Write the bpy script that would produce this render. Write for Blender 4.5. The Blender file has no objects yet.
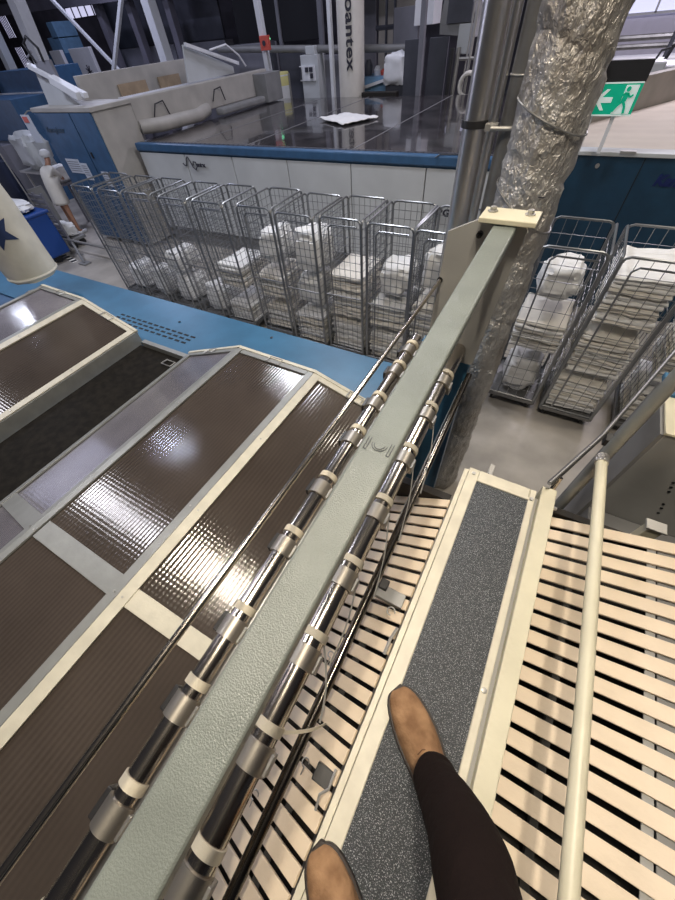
import bpy, math, random
from mathutils import Vector, Matrix, noise
random.seed(7)
SC = bpy.context.scene
COL = SC.collection
PI = math.pi

# ------------------------------------------------------------------ materials
def nt_mat(name):
    m = bpy.data.materials.new(name); m.use_nodes = True
    nt = m.node_tree
    return m, nt, nt.nodes['Principled BSDF']

def mat(name, col, rough=0.5, metal=0.0, bump=0.0, bscale=40.0, var=0.0, vscale=6.0, coat=0.0, spec=0.5,
        detail=3.0, col2=None, emit=None, estr=1.0, stretch=None):
    m, nt, b = nt_mat(name)
    c = (col[0], col[1], col[2], 1)
    b.inputs['Base Color'].default_value = c
    b.inputs['Roughness'].default_value = rough
    b.inputs['Metallic'].default_value = metal
    b.inputs['Coat Weight'].default_value = coat
    b.inputs['Specular IOR Level'].default_value = spec
    tc = nt.nodes.new('ShaderNodeTexCoord')
    vec = tc.outputs['Object']
    if stretch:
        mp = nt.nodes.new('ShaderNodeMapping'); mp.inputs['Scale'].default_value = stretch
        nt.links.new(vec, mp.inputs['Vector']); vec = mp.outputs['Vector']
    if var > 0 or col2:
        n = nt.nodes.new('ShaderNodeTexNoise'); n.inputs['Scale'].default_value = vscale; n.inputs['Detail'].default_value = 6
        nt.links.new(vec, n.inputs['Vector'])
        r = nt.nodes.new('ShaderNodeValToRGB')
        r.color_ramp.elements[0].position = 0.35; r.color_ramp.elements[1].position = 0.68
        if col2:
            r.color_ramp.elements[0].color = c; r.color_ramp.elements[1].color = (*col2, 1)
        else:
            r.color_ramp.elements[0].color = tuple(max(0, v * (1 - var)) for v in col) + (1,)
            r.color_ramp.elements[1].color = tuple(min(1, v * (1 + var)) for v in col) + (1,)
        nt.links.new(n.outputs['Fac'], r.inputs['Fac'])
        nt.links.new(r.outputs['Color'], b.inputs['Base Color'])
    if bump > 0:
        n2 = nt.nodes.new('ShaderNodeTexNoise'); n2.inputs['Scale'].default_value = bscale; n2.inputs['Detail'].default_value = detail
        nt.links.new(vec, n2.inputs['Vector'])
        bp = nt.nodes.new('ShaderNodeBump'); bp.inputs['Strength'].default_value = bump; bp.inputs['Distance'].default_value = 0.01
        nt.links.new(n2.outputs['Fac'], bp.inputs['Height']); nt.links.new(bp.outputs['Normal'], b.inputs['Normal'])
    if emit:
        b.inputs['Emission Color'].default_value = (*emit, 1); b.inputs['Emission Strength'].default_value = estr
    return m

def mth(nt, op, a, b=None):
    n = nt.nodes.new('ShaderNodeMath'); n.operation = op
    for i, v in enumerate((a, b)):
        if v is None: continue
        if isinstance(v, (int, float)): n.inputs[i].default_value = v
        else: nt.links.new(v, n.inputs[i])
    return n.outputs[0]

def ribbed(name, col, rough, pitch, amp, axis='X', amp2=0.0, pitch2=0.02, coat=0.0, var=0.2):
    """glossy sheet with flutes running along Y (or X)"""
    m, nt, b = nt_mat(name)
    b.inputs['Roughness'].default_value = rough; b.inputs['Coat Weight'].default_value = coat; b.inputs['Coat Roughness'].default_value = 0.09
    tc = nt.nodes.new('ShaderNodeTexCoord'); sp = nt.nodes.new('ShaderNodeSeparateXYZ')
    nt.links.new(tc.outputs['Object'], sp.inputs[0])
    s = mth(nt, 'SINE', mth(nt, 'MULTIPLY', sp.outputs[axis], 2 * PI / pitch))
    other = 'Y' if axis == 'X' else 'X'
    h = mth(nt, 'MULTIPLY', s, amp)
    if amp2:
        s2 = mth(nt, 'SINE', mth(nt, 'MULTIPLY', sp.outputs[other], 2 * PI / pitch2))
        h = mth(nt, 'ADD', h, mth(nt, 'MULTIPLY', s2, amp2))
    bp = nt.nodes.new('ShaderNodeBump'); bp.inputs['Distance'].default_value = 1.0; bp.inputs['Strength'].default_value = 1.0
    nt.links.new(h, bp.inputs['Height']); nt.links.new(bp.outputs['Normal'], b.inputs['Normal'])
    n = nt.nodes.new('ShaderNodeTexNoise'); n.inputs['Scale'].default_value = 2.5; n.inputs['Detail'].default_value = 5
    nt.links.new(tc.outputs['Object'], n.inputs['Vector'])
    n3 = mth(nt, 'ADD', n.outputs['Fac'], mth(nt, 'MULTIPLY', s, 0.10))
    r = nt.nodes.new('ShaderNodeValToRGB'); r.color_ramp.elements[0].position = 0.3; r.color_ramp.elements[1].position = 0.75
    r.color_ramp.elements[0].color = tuple(v * (1 - var) for v in col) + (1,); r.color_ramp.elements[1].color = tuple(v * (1 + var) for v in col) + (1,)
    nt.links.new(n3, r.inputs['Fac']); nt.links.new(r.outputs['Color'], b.inputs['Base Color'])
    return m

def speckle(name, c1, c2, scale, thr, rough=0.5):
    m, nt, b = nt_mat(name)
    tc = nt.nodes.new('ShaderNodeTexCoord'); n = nt.nodes.new('ShaderNodeTexNoise')
    n.inputs['Scale'].default_value = scale; n.inputs['Detail'].default_value = 2
    nt.links.new(tc.outputs['Object'], n.inputs['Vector'])
    r = nt.nodes.new('ShaderNodeValToRGB'); r.color_ramp.elements[0].position = thr; r.color_ramp.elements[1].position = thr + 0.1
    r.color_ramp.elements[0].color = (*c1, 1); r.color_ramp.elements[1].color = (*c2, 1)
    nt.links.new(n.outputs['Fac'], r.inputs['Fac']); nt.links.new(r.outputs['Color'], b.inputs['Base Color'])
    b.inputs['Roughness'].default_value = rough
    bp = nt.nodes.new('ShaderNodeBump'); bp.inputs['Strength'].default_value = 0.6; bp.inputs['Distance'].default_value = 0.003
    nt.links.new(n.outputs['Fac'], bp.inputs['Height']); nt.links.new(bp.outputs['Normal'], b.inputs['Normal'])
    return m

M = {}
M['concrete'] = mat('concrete floor', (0.40, 0.37, 0.33), 0.45, bump=0.15, bscale=14, var=0.22, vscale=1.6)
M['cream'] = mat('cream paint', (0.66, 0.62, 0.47), 0.4, bump=0.05, bscale=80, var=0.06, vscale=9)
M['cream_dirty'] = mat('worn cream paint', (0.60, 0.56, 0.45), 0.45, bump=0.06, bscale=60, col2=(0.70, 0.66, 0.53), vscale=16)
M['beam'] = mat('grey green hammered paint', (0.19, 0.212, 0.195), 0.30, bump=0.22, bscale=380, var=0.08, vscale=12, spec=0.5)
M['plate'] = mat('grey painted plate', (0.33, 0.33, 0.32), 0.5, bump=0.05, var=0.06)
M['steel'] = mat('stainless steel', (0.58, 0.53, 0.47), 0.20, 1.0, bump=0.02, bscale=60, stretch=(30, 1, 30))
M['dark_steel'] = mat('dark polished steel', (0.20, 0.18, 0.16), 0.2, 1.0, bump=0.02)
M['steel_pipe'] = mat('stainless pipe', (0.72, 0.71, 0.70), 0.30, 1.0, bump=0.03, bscale=20, stretch=(20, 20, 1))
M['dark_pipe'] = mat('dull steel pipe', (0.30, 0.30, 0.30), 0.40, 0.8, bump=0.05, var=0.2)
M['clamp'] = mat('matt aluminium clamp', (0.42, 0.39, 0.34), 0.42, 0.85, bump=0.03, bscale=120)
M['blackp'] = mat('black plastic', (0.02, 0.02, 0.022), 0.4, bump=0.03)
M['rubber'] = mat('dark rubber', (0.025, 0.025, 0.025), 0.7, bump=0.05)
M['band'] = mat('cream elastic band', (0.66, 0.60, 0.47), 0.7, bump=0.1, bscale=200)
M['greyband'] = mat('grey elastic band', (0.42, 0.41, 0.38), 0.7, bump=0.1, bscale=200)
M['alu'] = mat('aluminium frame', (0.30, 0.31, 0.30), 0.42, 0.25, bump=0.04, bscale=90, var=0.08, vscale=12)
M['alu_cream'] = mat('cream frame strip', (0.66, 0.63, 0.52), 0.45, bump=0.06, bscale=90, var=0.08, vscale=14)
M['poly'] = ribbed('brown twinwall sheet', (0.072, 0.058, 0.049), 0.10, 0.0198, 0.0, 'X', 0.00012, 0.021, coat=0.9)
M['poly_sheen'] = ribbed('twinwall sheet with painted sheen', (0.20, 0.19, 0.22), 0.14, 0.0198, 0.0, 'X', 0.00008, 0.021, coat=0.9)  # brown sheet lightened: bluish reflection painted into its base colour
M['belt'] = mat('black conveyor belt', (0.014, 0.012, 0.009), 0.75, bump=0.1, bscale=120, var=0.35, vscale=20, spec=0.15)
M['blue'] = mat('mid blue paint', (0.042, 0.150, 0.270), 0.38, bump=0.05, bscale=60, var=0.10, vscale=5)
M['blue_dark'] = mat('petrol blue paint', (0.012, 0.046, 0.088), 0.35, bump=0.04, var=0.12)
M['blue_cab'] = mat('cabinet blue paint', (0.036, 0.100, 0.205), 0.45, bump=0.04, var=0.12)
M['blue_pale'] = mat('pale blue paint', (0.16, 0.30, 0.46), 0.45, bump=0.04, var=0.12)
M['slot'] = mat('dark slot', (0.01, 0.012, 0.015), 0.8, bump=0.02)
M['slat'] = mat('cream conveyor slat', (0.80, 0.665, 0.50), 0.5, bump=0.07, bscale=70, var=0.05, vscale=12)
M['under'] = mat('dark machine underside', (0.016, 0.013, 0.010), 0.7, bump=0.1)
M['silver'] = mat('zinc sheet', (0.45, 0.44, 0.42), 0.4, 0.6, bump=0.08, bscale=60)
M['tread'] = speckle('speckled grey anti slip tread', (0.022, 0.027, 0.034), (0.40, 0.42, 0.44), 420, 0.57, 0.42)
M['zinc_wire'] = mat('zinc plated wire', (0.27, 0.28, 0.29), 0.36, 0.75, bump=0.03)
M['cage_base'] = mat('cage base steel', (0.20, 0.20, 0.20), 0.5, 0.5, bump=0.06)
M['linen'] = mat('white linen', (0.78, 0.78, 0.77), 0.85, bump=0.35, bscale=22, var=0.03)
M['linen_warm'] = mat('unbleached linen', (0.74, 0.71, 0.65), 0.85, bump=0.35, bscale=22, var=0.04)
M['white_panel'] = mat('grey white panel', (0.52, 0.54, 0.55), 0.45, bump=0.03, var=0.06, vscale=2)
M['white'] = mat('white paint', (0.72, 0.73, 0.76), 0.5, bump=0.03, var=0.04)
M['machine_cream'] = mat('aged machine cream', (0.40, 0.38, 0.35), 0.5, bump=0.05, var=0.10, vscale=3)
M['machine_grey'] = mat('machine grey', (0.22, 0.22, 0.22), 0.5, bump=0.05, var=0.12, vscale=3)
M['dark_grey'] = mat('dark grey sheet', (0.065, 0.068, 0.085), 0.45, bump=0.04, var=0.2, vscale=2)
M['black_cloth'] = mat('black curtain', (0.008, 0.008, 0.012), 0.8, bump=0.2, bscale=8)
M['navy'] = mat('navy cloth', (0.012, 0.018, 0.045), 0.9, bump=0.4, bscale=12)
M['mid_grey'] = mat('mid grey sheet', (0.20, 0.20, 0.23), 0.45, bump=0.04, var=0.12, vscale=2)
M['brownish'] = mat('cardboard brown', (0.36, 0.27, 0.18), 0.7, bump=0.05, var=0.15)
M['gtop'] = mat('dark glossy hood', (0.050, 0.045, 0.048), 0.13, 0.0, bump=0.03, bscale=3, var=0.5, vscale=2.5, coat=0.5)
M['seam'] = mat('hood seam', (0.20, 0.20, 0.21), 0.4, bump=0.02)
M['bag'] = mat('off white bag cloth', (0.62, 0.60, 0.52), 0.75, bump=0.3, bscale=9, var=0.08)
M['ink_blue'] = mat('navy blue print', (0.015, 0.035, 0.11), 0.6, bump=0.02)
M['ink_dark'] = mat('dark print', (0.03, 0.03, 0.045), 0.6, bump=0.02)
M['text_blue'] = mat('blue letter film', (0.006, 0.016, 0.10), 0.4, bump=0.02)
M['red'] = mat('red plastic', (0.62, 0.10, 0.07), 0.5, bump=0.02)
M['yellow'] = mat('yellow cloth', (0.72, 0.66, 0.28), 0.7, bump=0.1)
M['bin_blue'] = mat('blue plastic bin', (0.01, 0.06, 0.27), 0.4, bump=0.03)
M['paper'] = mat('paper', (0.60, 0.64, 0.72), 0.7, bump=0.02)
M['skin'] = mat('skin', (0.42, 0.22, 0.14), 0.5, bump=0.05)
M['hair'] = mat('dark hair', (0.05, 0.03, 0.02), 0.6, bump=0.2, bscale=80)
M['suede'] = mat('tan suede', (0.19, 0.098, 0.045), 0.9, bump=0.5, bscale=50, col2=(0.37, 0.215, 0.11), vscale=22)
M['suede_dark'] = mat('dark suede patch', (0.12, 0.06, 0.03), 0.9, bump=0.25, bscale=60)
M['sole'] = mat('dark shoe sole', (0.03, 0.022, 0.018), 0.6, bump=0.05)
M['trouser'] = mat('dark brown cloth', (0.011, 0.0065, 0.006), 0.95, bump=0.3, bscale=60, spec=0.15)
M['sign_green'] = mat('exit sign green', (0.0, 0.42, 0.25), 0.4, bump=0.01, emit=(0.0, 0.75, 0.42), estr=0.35)
M['sign_white'] = mat('exit sign white', (0.8, 0.9, 0.88), 0.4, bump=0.01, emit=(0.8, 1, 0.95), estr=0.45)
M['bed'] = ribbed('beige padded bed', (0.50, 0.44, 0.37), 0.7, 0.35, 0.004, 'Y', 0.0, var=0.06)
M['hazy'] = mat('pale painted wall', (0.78, 0.76, 0.88), 0.7, bump=0.02, var=0.03)
M['window'] = mat('daylight window pane', (0.7, 0.75, 0.85), 0.3, bump=0.01, emit=(0.72, 0.72, 1.0), estr=2.2)
M['led'] = mat('green pilot lamp', (0.1, 0.8, 0.3), 0.3, bump=0.01, emit=(0.2, 1.0, 0.5), estr=4)
M['wall'] = mat('hall wall paint', (0.16, 0.155, 0.19), 0.8, bump=0.05, var=0.25, vscale=0.8)
M['cable'] = mat('black cable', (0.015, 0.015, 0.02), 0.5, bump=0.02)

def foil_mat():
    m, nt, b = nt_mat('crinkled aluminium foil')
    tc = nt.nodes.new('ShaderNodeTexCoord')
    mp = nt.nodes.new('ShaderNodeMapping'); mp.inputs['Scale'].default_value = (1, 1, 0.6)
    nt.links.new(tc.outputs['Object'], mp.inputs[0])
    v = nt.nodes.new('ShaderNodeTexVoronoi'); v.inputs['Scale'].default_value = 34; v.feature = 'F1'
    n = nt.nodes.new('ShaderNodeTexNoise'); n.inputs['Scale'].default_value = 60; n.inputs['Detail'].default_value = 6; n.inputs['Distortion'].default_value = 1.2
    nt.links.new(mp.outputs[0], v.inputs['Vector']); nt.links.new(mp.outputs[0], n.inputs['Vector'])
    h = mth(nt, 'ADD', mth(nt, 'MULTIPLY', v.outputs['Distance'], 0.7), n.outputs['Fac'])
    bp = nt.nodes.new('ShaderNodeBump'); bp.inputs['Strength'].default_value = 1.0; bp.inputs['Distance'].default_value = 0.016
    nt.links.new(h, bp.inputs['Height']); nt.links.new(bp.outputs['Normal'], b.inputs['Normal'])
    r = nt.nodes.new('ShaderNodeValToRGB')
    r.color_ramp.elements[0].position = 0.42; r.color_ramp.elements[0].color = (0.60, 0.59, 0.575, 1)
    r.color_ramp.elements[1].position = 0.68; r.color_ramp.elements[1].color = (0.36, 0.33, 0.30, 1)
    n2 = nt.nodes.new('ShaderNodeTexNoise'); n2.inputs['Scale'].default_value = 5; n2.inputs['Detail'].default_value = 6
    nt.links.new(tc.outputs['Object'], n2.inputs['Vector'])
    nt.links.new(n2.outputs['Fac'], r.inputs['Fac']); nt.links.new(r.outputs['Color'], b.inputs['Base Color'])
    b.inputs['Metallic'].default_value = 0.6; b.inputs['Roughness'].default_value = 0.36
    return m
M['foil'] = foil_mat()

# ------------------------------------------------------------------ mesh builder
class MB:
    def __init__(s): s.v = []; s.f = []
    def add(s, vs, fs):
        o = len(s.v); s.v += [tuple(v) for v in vs]; s.f += [tuple(i + o for i in f) for f in fs]; return s
    def box(s, x0, x1, y0, y1, z0, z1):
        vs = [(x, y, z) for z in (z0, z1) for y in (y0, y1) for x in (x0, x1)]
        return s.add(vs, [(0, 2, 3, 1), (4, 5, 7, 6), (0, 1, 5, 4), (2, 6, 7, 3), (0, 4, 6, 2), (1, 3, 7, 5)])
    def hexa(s, p):  # 8 corners, order as box (x fastest, then y, then z)
        return s.add(p, [(0, 2, 3, 1), (4, 5, 7, 6), (0, 1, 5, 4), (2, 6, 7, 3), (0, 4, 6, 2), (1, 3, 7, 5)])
    def bar(s, a, b, w, h, up=(0, 0, 1)):
        a = Vector(a); b = Vector(b); d = (b - a).normalized(); up = Vector(up)
        r = d.cross(up)
        if r.length < 1e-4: r = d.cross(Vector((1, 0, 0)))
        r.normalize(); u = r.cross(d).normalized()
        vs = []
        for p in (a, b):
            for q, t in ((-1, -1), (1, -1), (1, 1), (-1, 1)): vs.append(p + r * q * w / 2 + u * t * h / 2)
        return s.add(vs, [(0, 1, 2, 3), (7, 6, 5, 4), (0, 4, 5, 1), (1, 5, 6, 2), (2, 6, 7, 3), (3, 7, 4, 0)])
    def tube(s, pts, r, n=8, cap=True):
        pts = [Vector(p) for p in pts]; rings = []
        rr = r if isinstance(r, (list, tuple)) else [r] * len(pts)
        prev = None
        for i, p in enumerate(pts):
            if i == 0: d = pts[1] - pts[0]
            elif i == len(pts) - 1: d = pts[-1] - pts[-2]
            else: d = (pts[i + 1] - p).normalized() + (p - pts[i - 1]).normalized()
            d.normalize()
            if prev is None:
                u = d.orthogonal().normalized()
            else:
                u = (prev - d * prev.dot(d)).normalized()
            prev = u; w = d.cross(u)
            rings.append([p + (u * math.cos(2 * PI * k / n) + w * math.sin(2 * PI * k / n)) * rr[i] for k in range(n)])
        vs = [v for g in rings for v in g]; fs = []
        for i in range(len(rings) - 1):
            for k in range(n):
                a = i * n + k; b = i * n + (k + 1) % n
                fs.append((a, b, b + n, a + n))
        if cap: fs.append(tuple(range(n))[::-1]); fs.append(tuple(range(len(vs) - n, len(vs))))
        return s.add(vs, fs)
    def ring(s, a, b, r0, r1, n=20, a0=0, a1=2 * PI, ref=None):   # hollow sleeve / partial sleeve along a-b
        a = Vector(a); b = Vector(b); d = (b - a).normalized()
        u = (Vector(ref) - d * Vector(ref).dot(d)).normalized() if ref else d.orthogonal().normalized(); w = d.cross(u)
        full = abs(a1 - a0 - 2 * PI) < 1e-5
        m = n if full else n + 1; vs = []
        for k in range(m):
            t = a0 + (a1 - a0) * k / n; e = u * math.cos(t) + w * math.sin(t)
            vs += [a + e * r0, a + e * r1, b + e * r1, b + e * r0]
        fs = []
        for k in range(n):
            i = 4 * k; j = 4 * ((k + 1) % m)
            for q in range(4): fs.append((i + q, i + (q + 1) % 4, j + (q + 1) % 4, j + q))
        if not full: fs += [(0, 3, 2, 1), tuple(4 * n + q for q in range(4))]
        return s.add(vs, fs)
    def prism(s, poly, axis, a0, a1):   # poly 2D in the other two axes, extruded along axis
        def P(p, a):
            if axis == 'y': return (p[0], a, p[1])
            if axis == 'x': return (a, p[0], p[1])
            return (p[0], p[1], a)
        n = len(poly); vs = [P(p, a0) for p in poly] + [P(p, a1) for p in poly]
        fs = [tuple(range(n))[::-1], tuple(range(n, 2 * n))] + [(i, (i + 1) % n, n + (i + 1) % n, n + i) for i in range(n)]
        return s.add(vs, fs)
    def lathe(s, prof, cx, cy, n=24):    # prof: (r, z)
        vs = []; fs = []
        for r, z in prof:
            for k in range(n): vs.append((cx + r * math.cos(2 * PI * k / n), cy + r * math.sin(2 * PI * k / n), z))
        for i in range(len(prof) - 1):
            for k in range(n):
                a = i * n + k; b = i * n + (k + 1) % n; fs.append((a, b, b + n, a + n))
        fs.append(tuple(range(n))[::-1]); fs.append(tuple(range(len(vs) - n, len(vs))))
        return s.add(vs, fs)
    def build(s, name, m, parent=None, bevel=0.0, smooth=False, seg=2, world=True):
        off = Vector((0, 0, 0))
        p = parent
        while p is not None and world: off += p.location; p = p.parent
        me = bpy.data.meshes.new(name)
        me.from_pydata([tuple(Vector(v) - off) for v in s.v], [], s.f); me.validate(); me.update()
        if m is not None: me.materials.append(m)
        import bmesh
        bm = bmesh.new(); bm.from_mesh(me); bmesh.ops.recalc_face_normals(bm, faces=bm.faces); bm.to_mesh(me); bm.free()
        if smooth:
            me.shade_smooth() if hasattr(me, 'shade_smooth') else [setattr(q, 'use_smooth', True) for q in me.polygons]
            try: me.set_sharp_from_angle(angle=math.radians(40))
            except Exception: pass
        o = bpy.data.objects.new(name, me); COL.objects.link(o)
        if parent: o.parent = parent
        if bevel:
            b = o.modifiers.new('bevel', 'BEVEL'); b.width = bevel; b.segments = seg; b.limit_method = 'ANGLE'
        return o

def thing(name, label, cat, loc=(0, 0, 0), group=None, rz=0):
    o = bpy.data.objects.new(name, None); COL.objects.link(o); o.empty_display_size = 0.1
    o.location = loc; o.rotation_euler = (0, 0, rz)
    return tag(o, label, cat, group)
def tag(o, label, cat, group=None, kind=None):
    o['label'] = label; o['category'] = cat
    if group: o['group'] = group
    if kind: o['kind'] = kind
    return o
def struct(o): o['kind'] = 'structure'; return o
def children(o): return [c for c in COL.objects if c.parent == o]
def copy_tree(o, kids=None):
    kids = kids or KIDS
    def rec(q, par):
        c = q.copy(); COL.objects.link(c)
        if par is not None: c.parent = par
        for ch in kids.get(q.name, []): rec(ch, c)
        return c
    return rec(o, None)
KIDS = {}
def index_kids(o):
    KIDS[o.name] = children(o)
    for c in KIDS[o.name]: index_kids(c)

def text_mesh(name, body, size, m, parent, matrix, extrude=0.002, shear=0.0, bold=0.0, space=1.0, sx=1.0, world=True):
    cu = bpy.data.curves.new(name + '_c', 'FONT'); cu.body = body; cu.size = size; cu.extrude = extrude
    cu.shear = shear; cu.offset = bold; cu.space_character = space
    t = bpy.data.objects.new(name + '_t', cu); COL.objects.link(t)
    dg = bpy.context.evaluated_depsgraph_get(); me = bpy.data.meshes.new_from_object(t.evaluated_get(dg))
    bpy.data.objects.remove(t); bpy.data.curves.remove(cu)
    me.name = name
    me.transform(Matrix.Diagonal((sx, 1, 1, 1))); me.transform(matrix)
    off = Vector((0, 0, 0)); p = parent
    while p is not None and world: off += p.location; p = p.parent
    me.transform(Matrix.Translation(-off)); me.materials.clear(); me.materials.append(m)
    o = bpy.data.objects.new(name, me); COL.objects.link(o)
    if parent: o.parent = parent
    return o
def basis(origin, ex, ey, ez):
    m = Matrix.Identity(4)
    for i, e in enumerate((ex, ey, ez)):
        e = Vector(e).normalized()
        for r in range(3): m[r][i] = e[r]
    for r in range(3): m[r][3] = origin[r]
    return m

def skin(name, verts, edges, radii, m, parent, sub=2, root=0):
    off = Vector((0, 0, 0)); p = parent
    while p is not None: off += p.location; p = p.parent
    me = bpy.data.meshes.new(name + '_sk'); me.from_pydata([tuple(Vector(v) - off) for v in verts], edges, [])
    t = bpy.data.objects.new(name + '_sk', me); COL.objects.link(t)
    md = t.modifiers.new('s', 'SKIN')
    for i, r in enumerate(radii):
        rr = r if isinstance(r, tuple) else (r, r)
        me.skin_vertices[0].data[i].radius = rr; me.skin_vertices[0].data[i].use_root = (i == root)
    sb = t.modifiers.new('u', 'SUBSURF'); sb.levels = sub; sb.render_levels = sub
    dg = bpy.context.evaluated_depsgraph_get(); out = bpy.data.meshes.new_from_object(t.evaluated_get(dg))
    bpy.data.objects.remove(t); out.materials.clear(); out.materials.append(m); out.name = name
    for q in out.polygons: q.use_smooth = True
    o = bpy.data.objects.new(name, out); COL.objects.link(o); o.parent = parent
    return o

# ------------------------------------------------------------------ camera
CZ = 3.2
cam = bpy.data.cameras.new('camera'); co = bpy.data.objects.new('camera', cam); COL.objects.link(co); SC.camera = co
cam.sensor_fit = 'VERTICAL'; cam.sensor_height = 36; cam.lens = 338 / 900 * 36; cam.clip_start = 0.02; cam.clip_end = 200
FW = Vector((322.5, -468, 338)).normalized(); Nn = Vector((29.5, 266, 338)); DN = (Nn - FW * Nn.dot(FW)).normalized(); RT = DN.cross(FW)
if RT.x < 0: RT = -RT
def towl(v): return Vector((RT.dot(v), FW.dot(v), -DN.dot(v)))
mx = Matrix.Identity(4)
for i, v in enumerate((Vector((1, 0, 0)), Vector((0, -1, 0)), Vector((0, 0, -1)))):
    w = towl(v)
    for r in range(3): mx[r][i] = w[r]
mx.translation = (0, 0, CZ); co.matrix_world = mx

# ------------------------------------------------------------------ setting
struct(MB().box(-45, 9, -6, 26, -0.1, 0).build('floor', M['concrete']))
struct(MB().box(-45, 9, 24, 24.2, 0, 9).build('wall_back', M['wall']))
struct(MB().box(-45.2, -45, -6, 26, 0, 9).build('wall_left', M['wall']))
wr = struct(MB().box(-3.2, 9, 20.0, 20.15, 0, 7).build('wall_right', M['hazy']))
for i, (x0, x1, z0, z1) in enumerate([(-2.2, 2.6, 2.62, 4.2)]):
    w = struct(MB().box(x0, x1, 19.94, 19.99, z0, z1).build('window_%d' % (i + 1), M['window']))
    f = MB()
    for x in (x0, (x0 + x1) / 2, x1): f.box(x - .03, x + .03, 19.9, 19.95, z0, z1)
    for z in (z0, z1): f.box(x0, x1, 19.9, 19.95, z - .03, z + .03)
    f.build('window_frame', M['white'], w)
wn = 2
for (x0, x1, y, z0, z1) in [(-28.9, -26.5, 20, 4.25, 4.62), (-35.9, -35.2, 20, 3.9, 5.2), (-35.9, -35.2, 20, 2.4, 3.5), (-33.9, -33.2, 20, 3.4, 4.6)]:
    w = struct(MB().box(x0, x1, y, y + .05, z0, z1).build('window_%d' % wn, M['window']))
    f = MB(); nb = 4
    for k in range(nb + 1):
        xx = x0 + (x1 - x0) * k / nb; f.box(xx - .025, xx + .025, y - .05, y, z0, z1)
    f.box(x0 - .05, x1 + .05, y - .06, y, z0 - .06, z0); f.box(x0 - .05, x1 + .05, y - .06, y, z1, z1 + .06)
    f.build('window_frame', M['wall'], w); wn += 1
# hazard strip on the floor
hz = MB(); a = Vector((-12.3, 4.75, 0)); b = Vector((-10.0, 4.33, 0)); L = (b - a)
t = thing('hazard_tape', 'black and white striped tape stuck on the floor by the linen cart', 'floor tape', tuple((a + b) / 2))
MB().bar(a + Vector((0, 0, .004)), b + Vector((0, 0, .004)), 0.13, 0.004).build('tape', M['linen_warm'], t)
for k in range(12):
    p = a + L * ((k + .25) / 12); q = a + L * ((k + .75) / 12)
    hz.bar(p + Vector((0, 0, .0075)), q + Vector((0, 0, .0075)), 0.13, 0.003)
hz.build('stripes', M['blackp'], t)

# ------------------------------------------------------------------ folding machine with hoods (foreground left)
fm = thing('folding_machine', 'blue folding machine with three-sided brown ribbed hoods, left of the rollers', 'laundry machine', (-3, 0.5, 0))
MB().box(-9, -0.62, -1.6, 1.42, 0.15, 1.48).box(-9, -0.45, 1.42, 2.04, 0.15, 1.49).build('body', M['blue_cab'], fm)
MB().box(-9, -0.36, 1.40, 2.055, 1.485, 1.5).build('deck', M['blue'], fm, bevel=0.003)
for x0_, y0_ in ((-3.62, 1.555), (-6.75, 1.86)):
    for r in range(3):
        vs = MB().box(x0_ - .01, x0_ + 1.05, y0_ + r * .05 - .002, y0_ + r * .05 + .022, 1.4995, 1.5004)
        for k in range(13):
            x = x0_ + k * 0.082 + r * 0.01; vs.box(x, x + .055, y0_ + r * .05, y0_ + .02 + r * .05, 1.500, 1.502)
        o = vs.build('vent_slots', M['blue'], fm); o.data.materials.append(M['slot'])
        for pi_, p_ in enumerate(o.data.polygons): p_.material_index = 0 if pi_ < 6 else 1
for (x, y) in ((-2.9, 1.8), (-1.9, 1.95), (-0.9, 1.6)):
    MB().lathe([(.012, 1.5), (.012, 1.506), (.004, 1.508)], x, y, 10).build('bolt', M['blackp'], fm)
RIB = .0005
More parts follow.
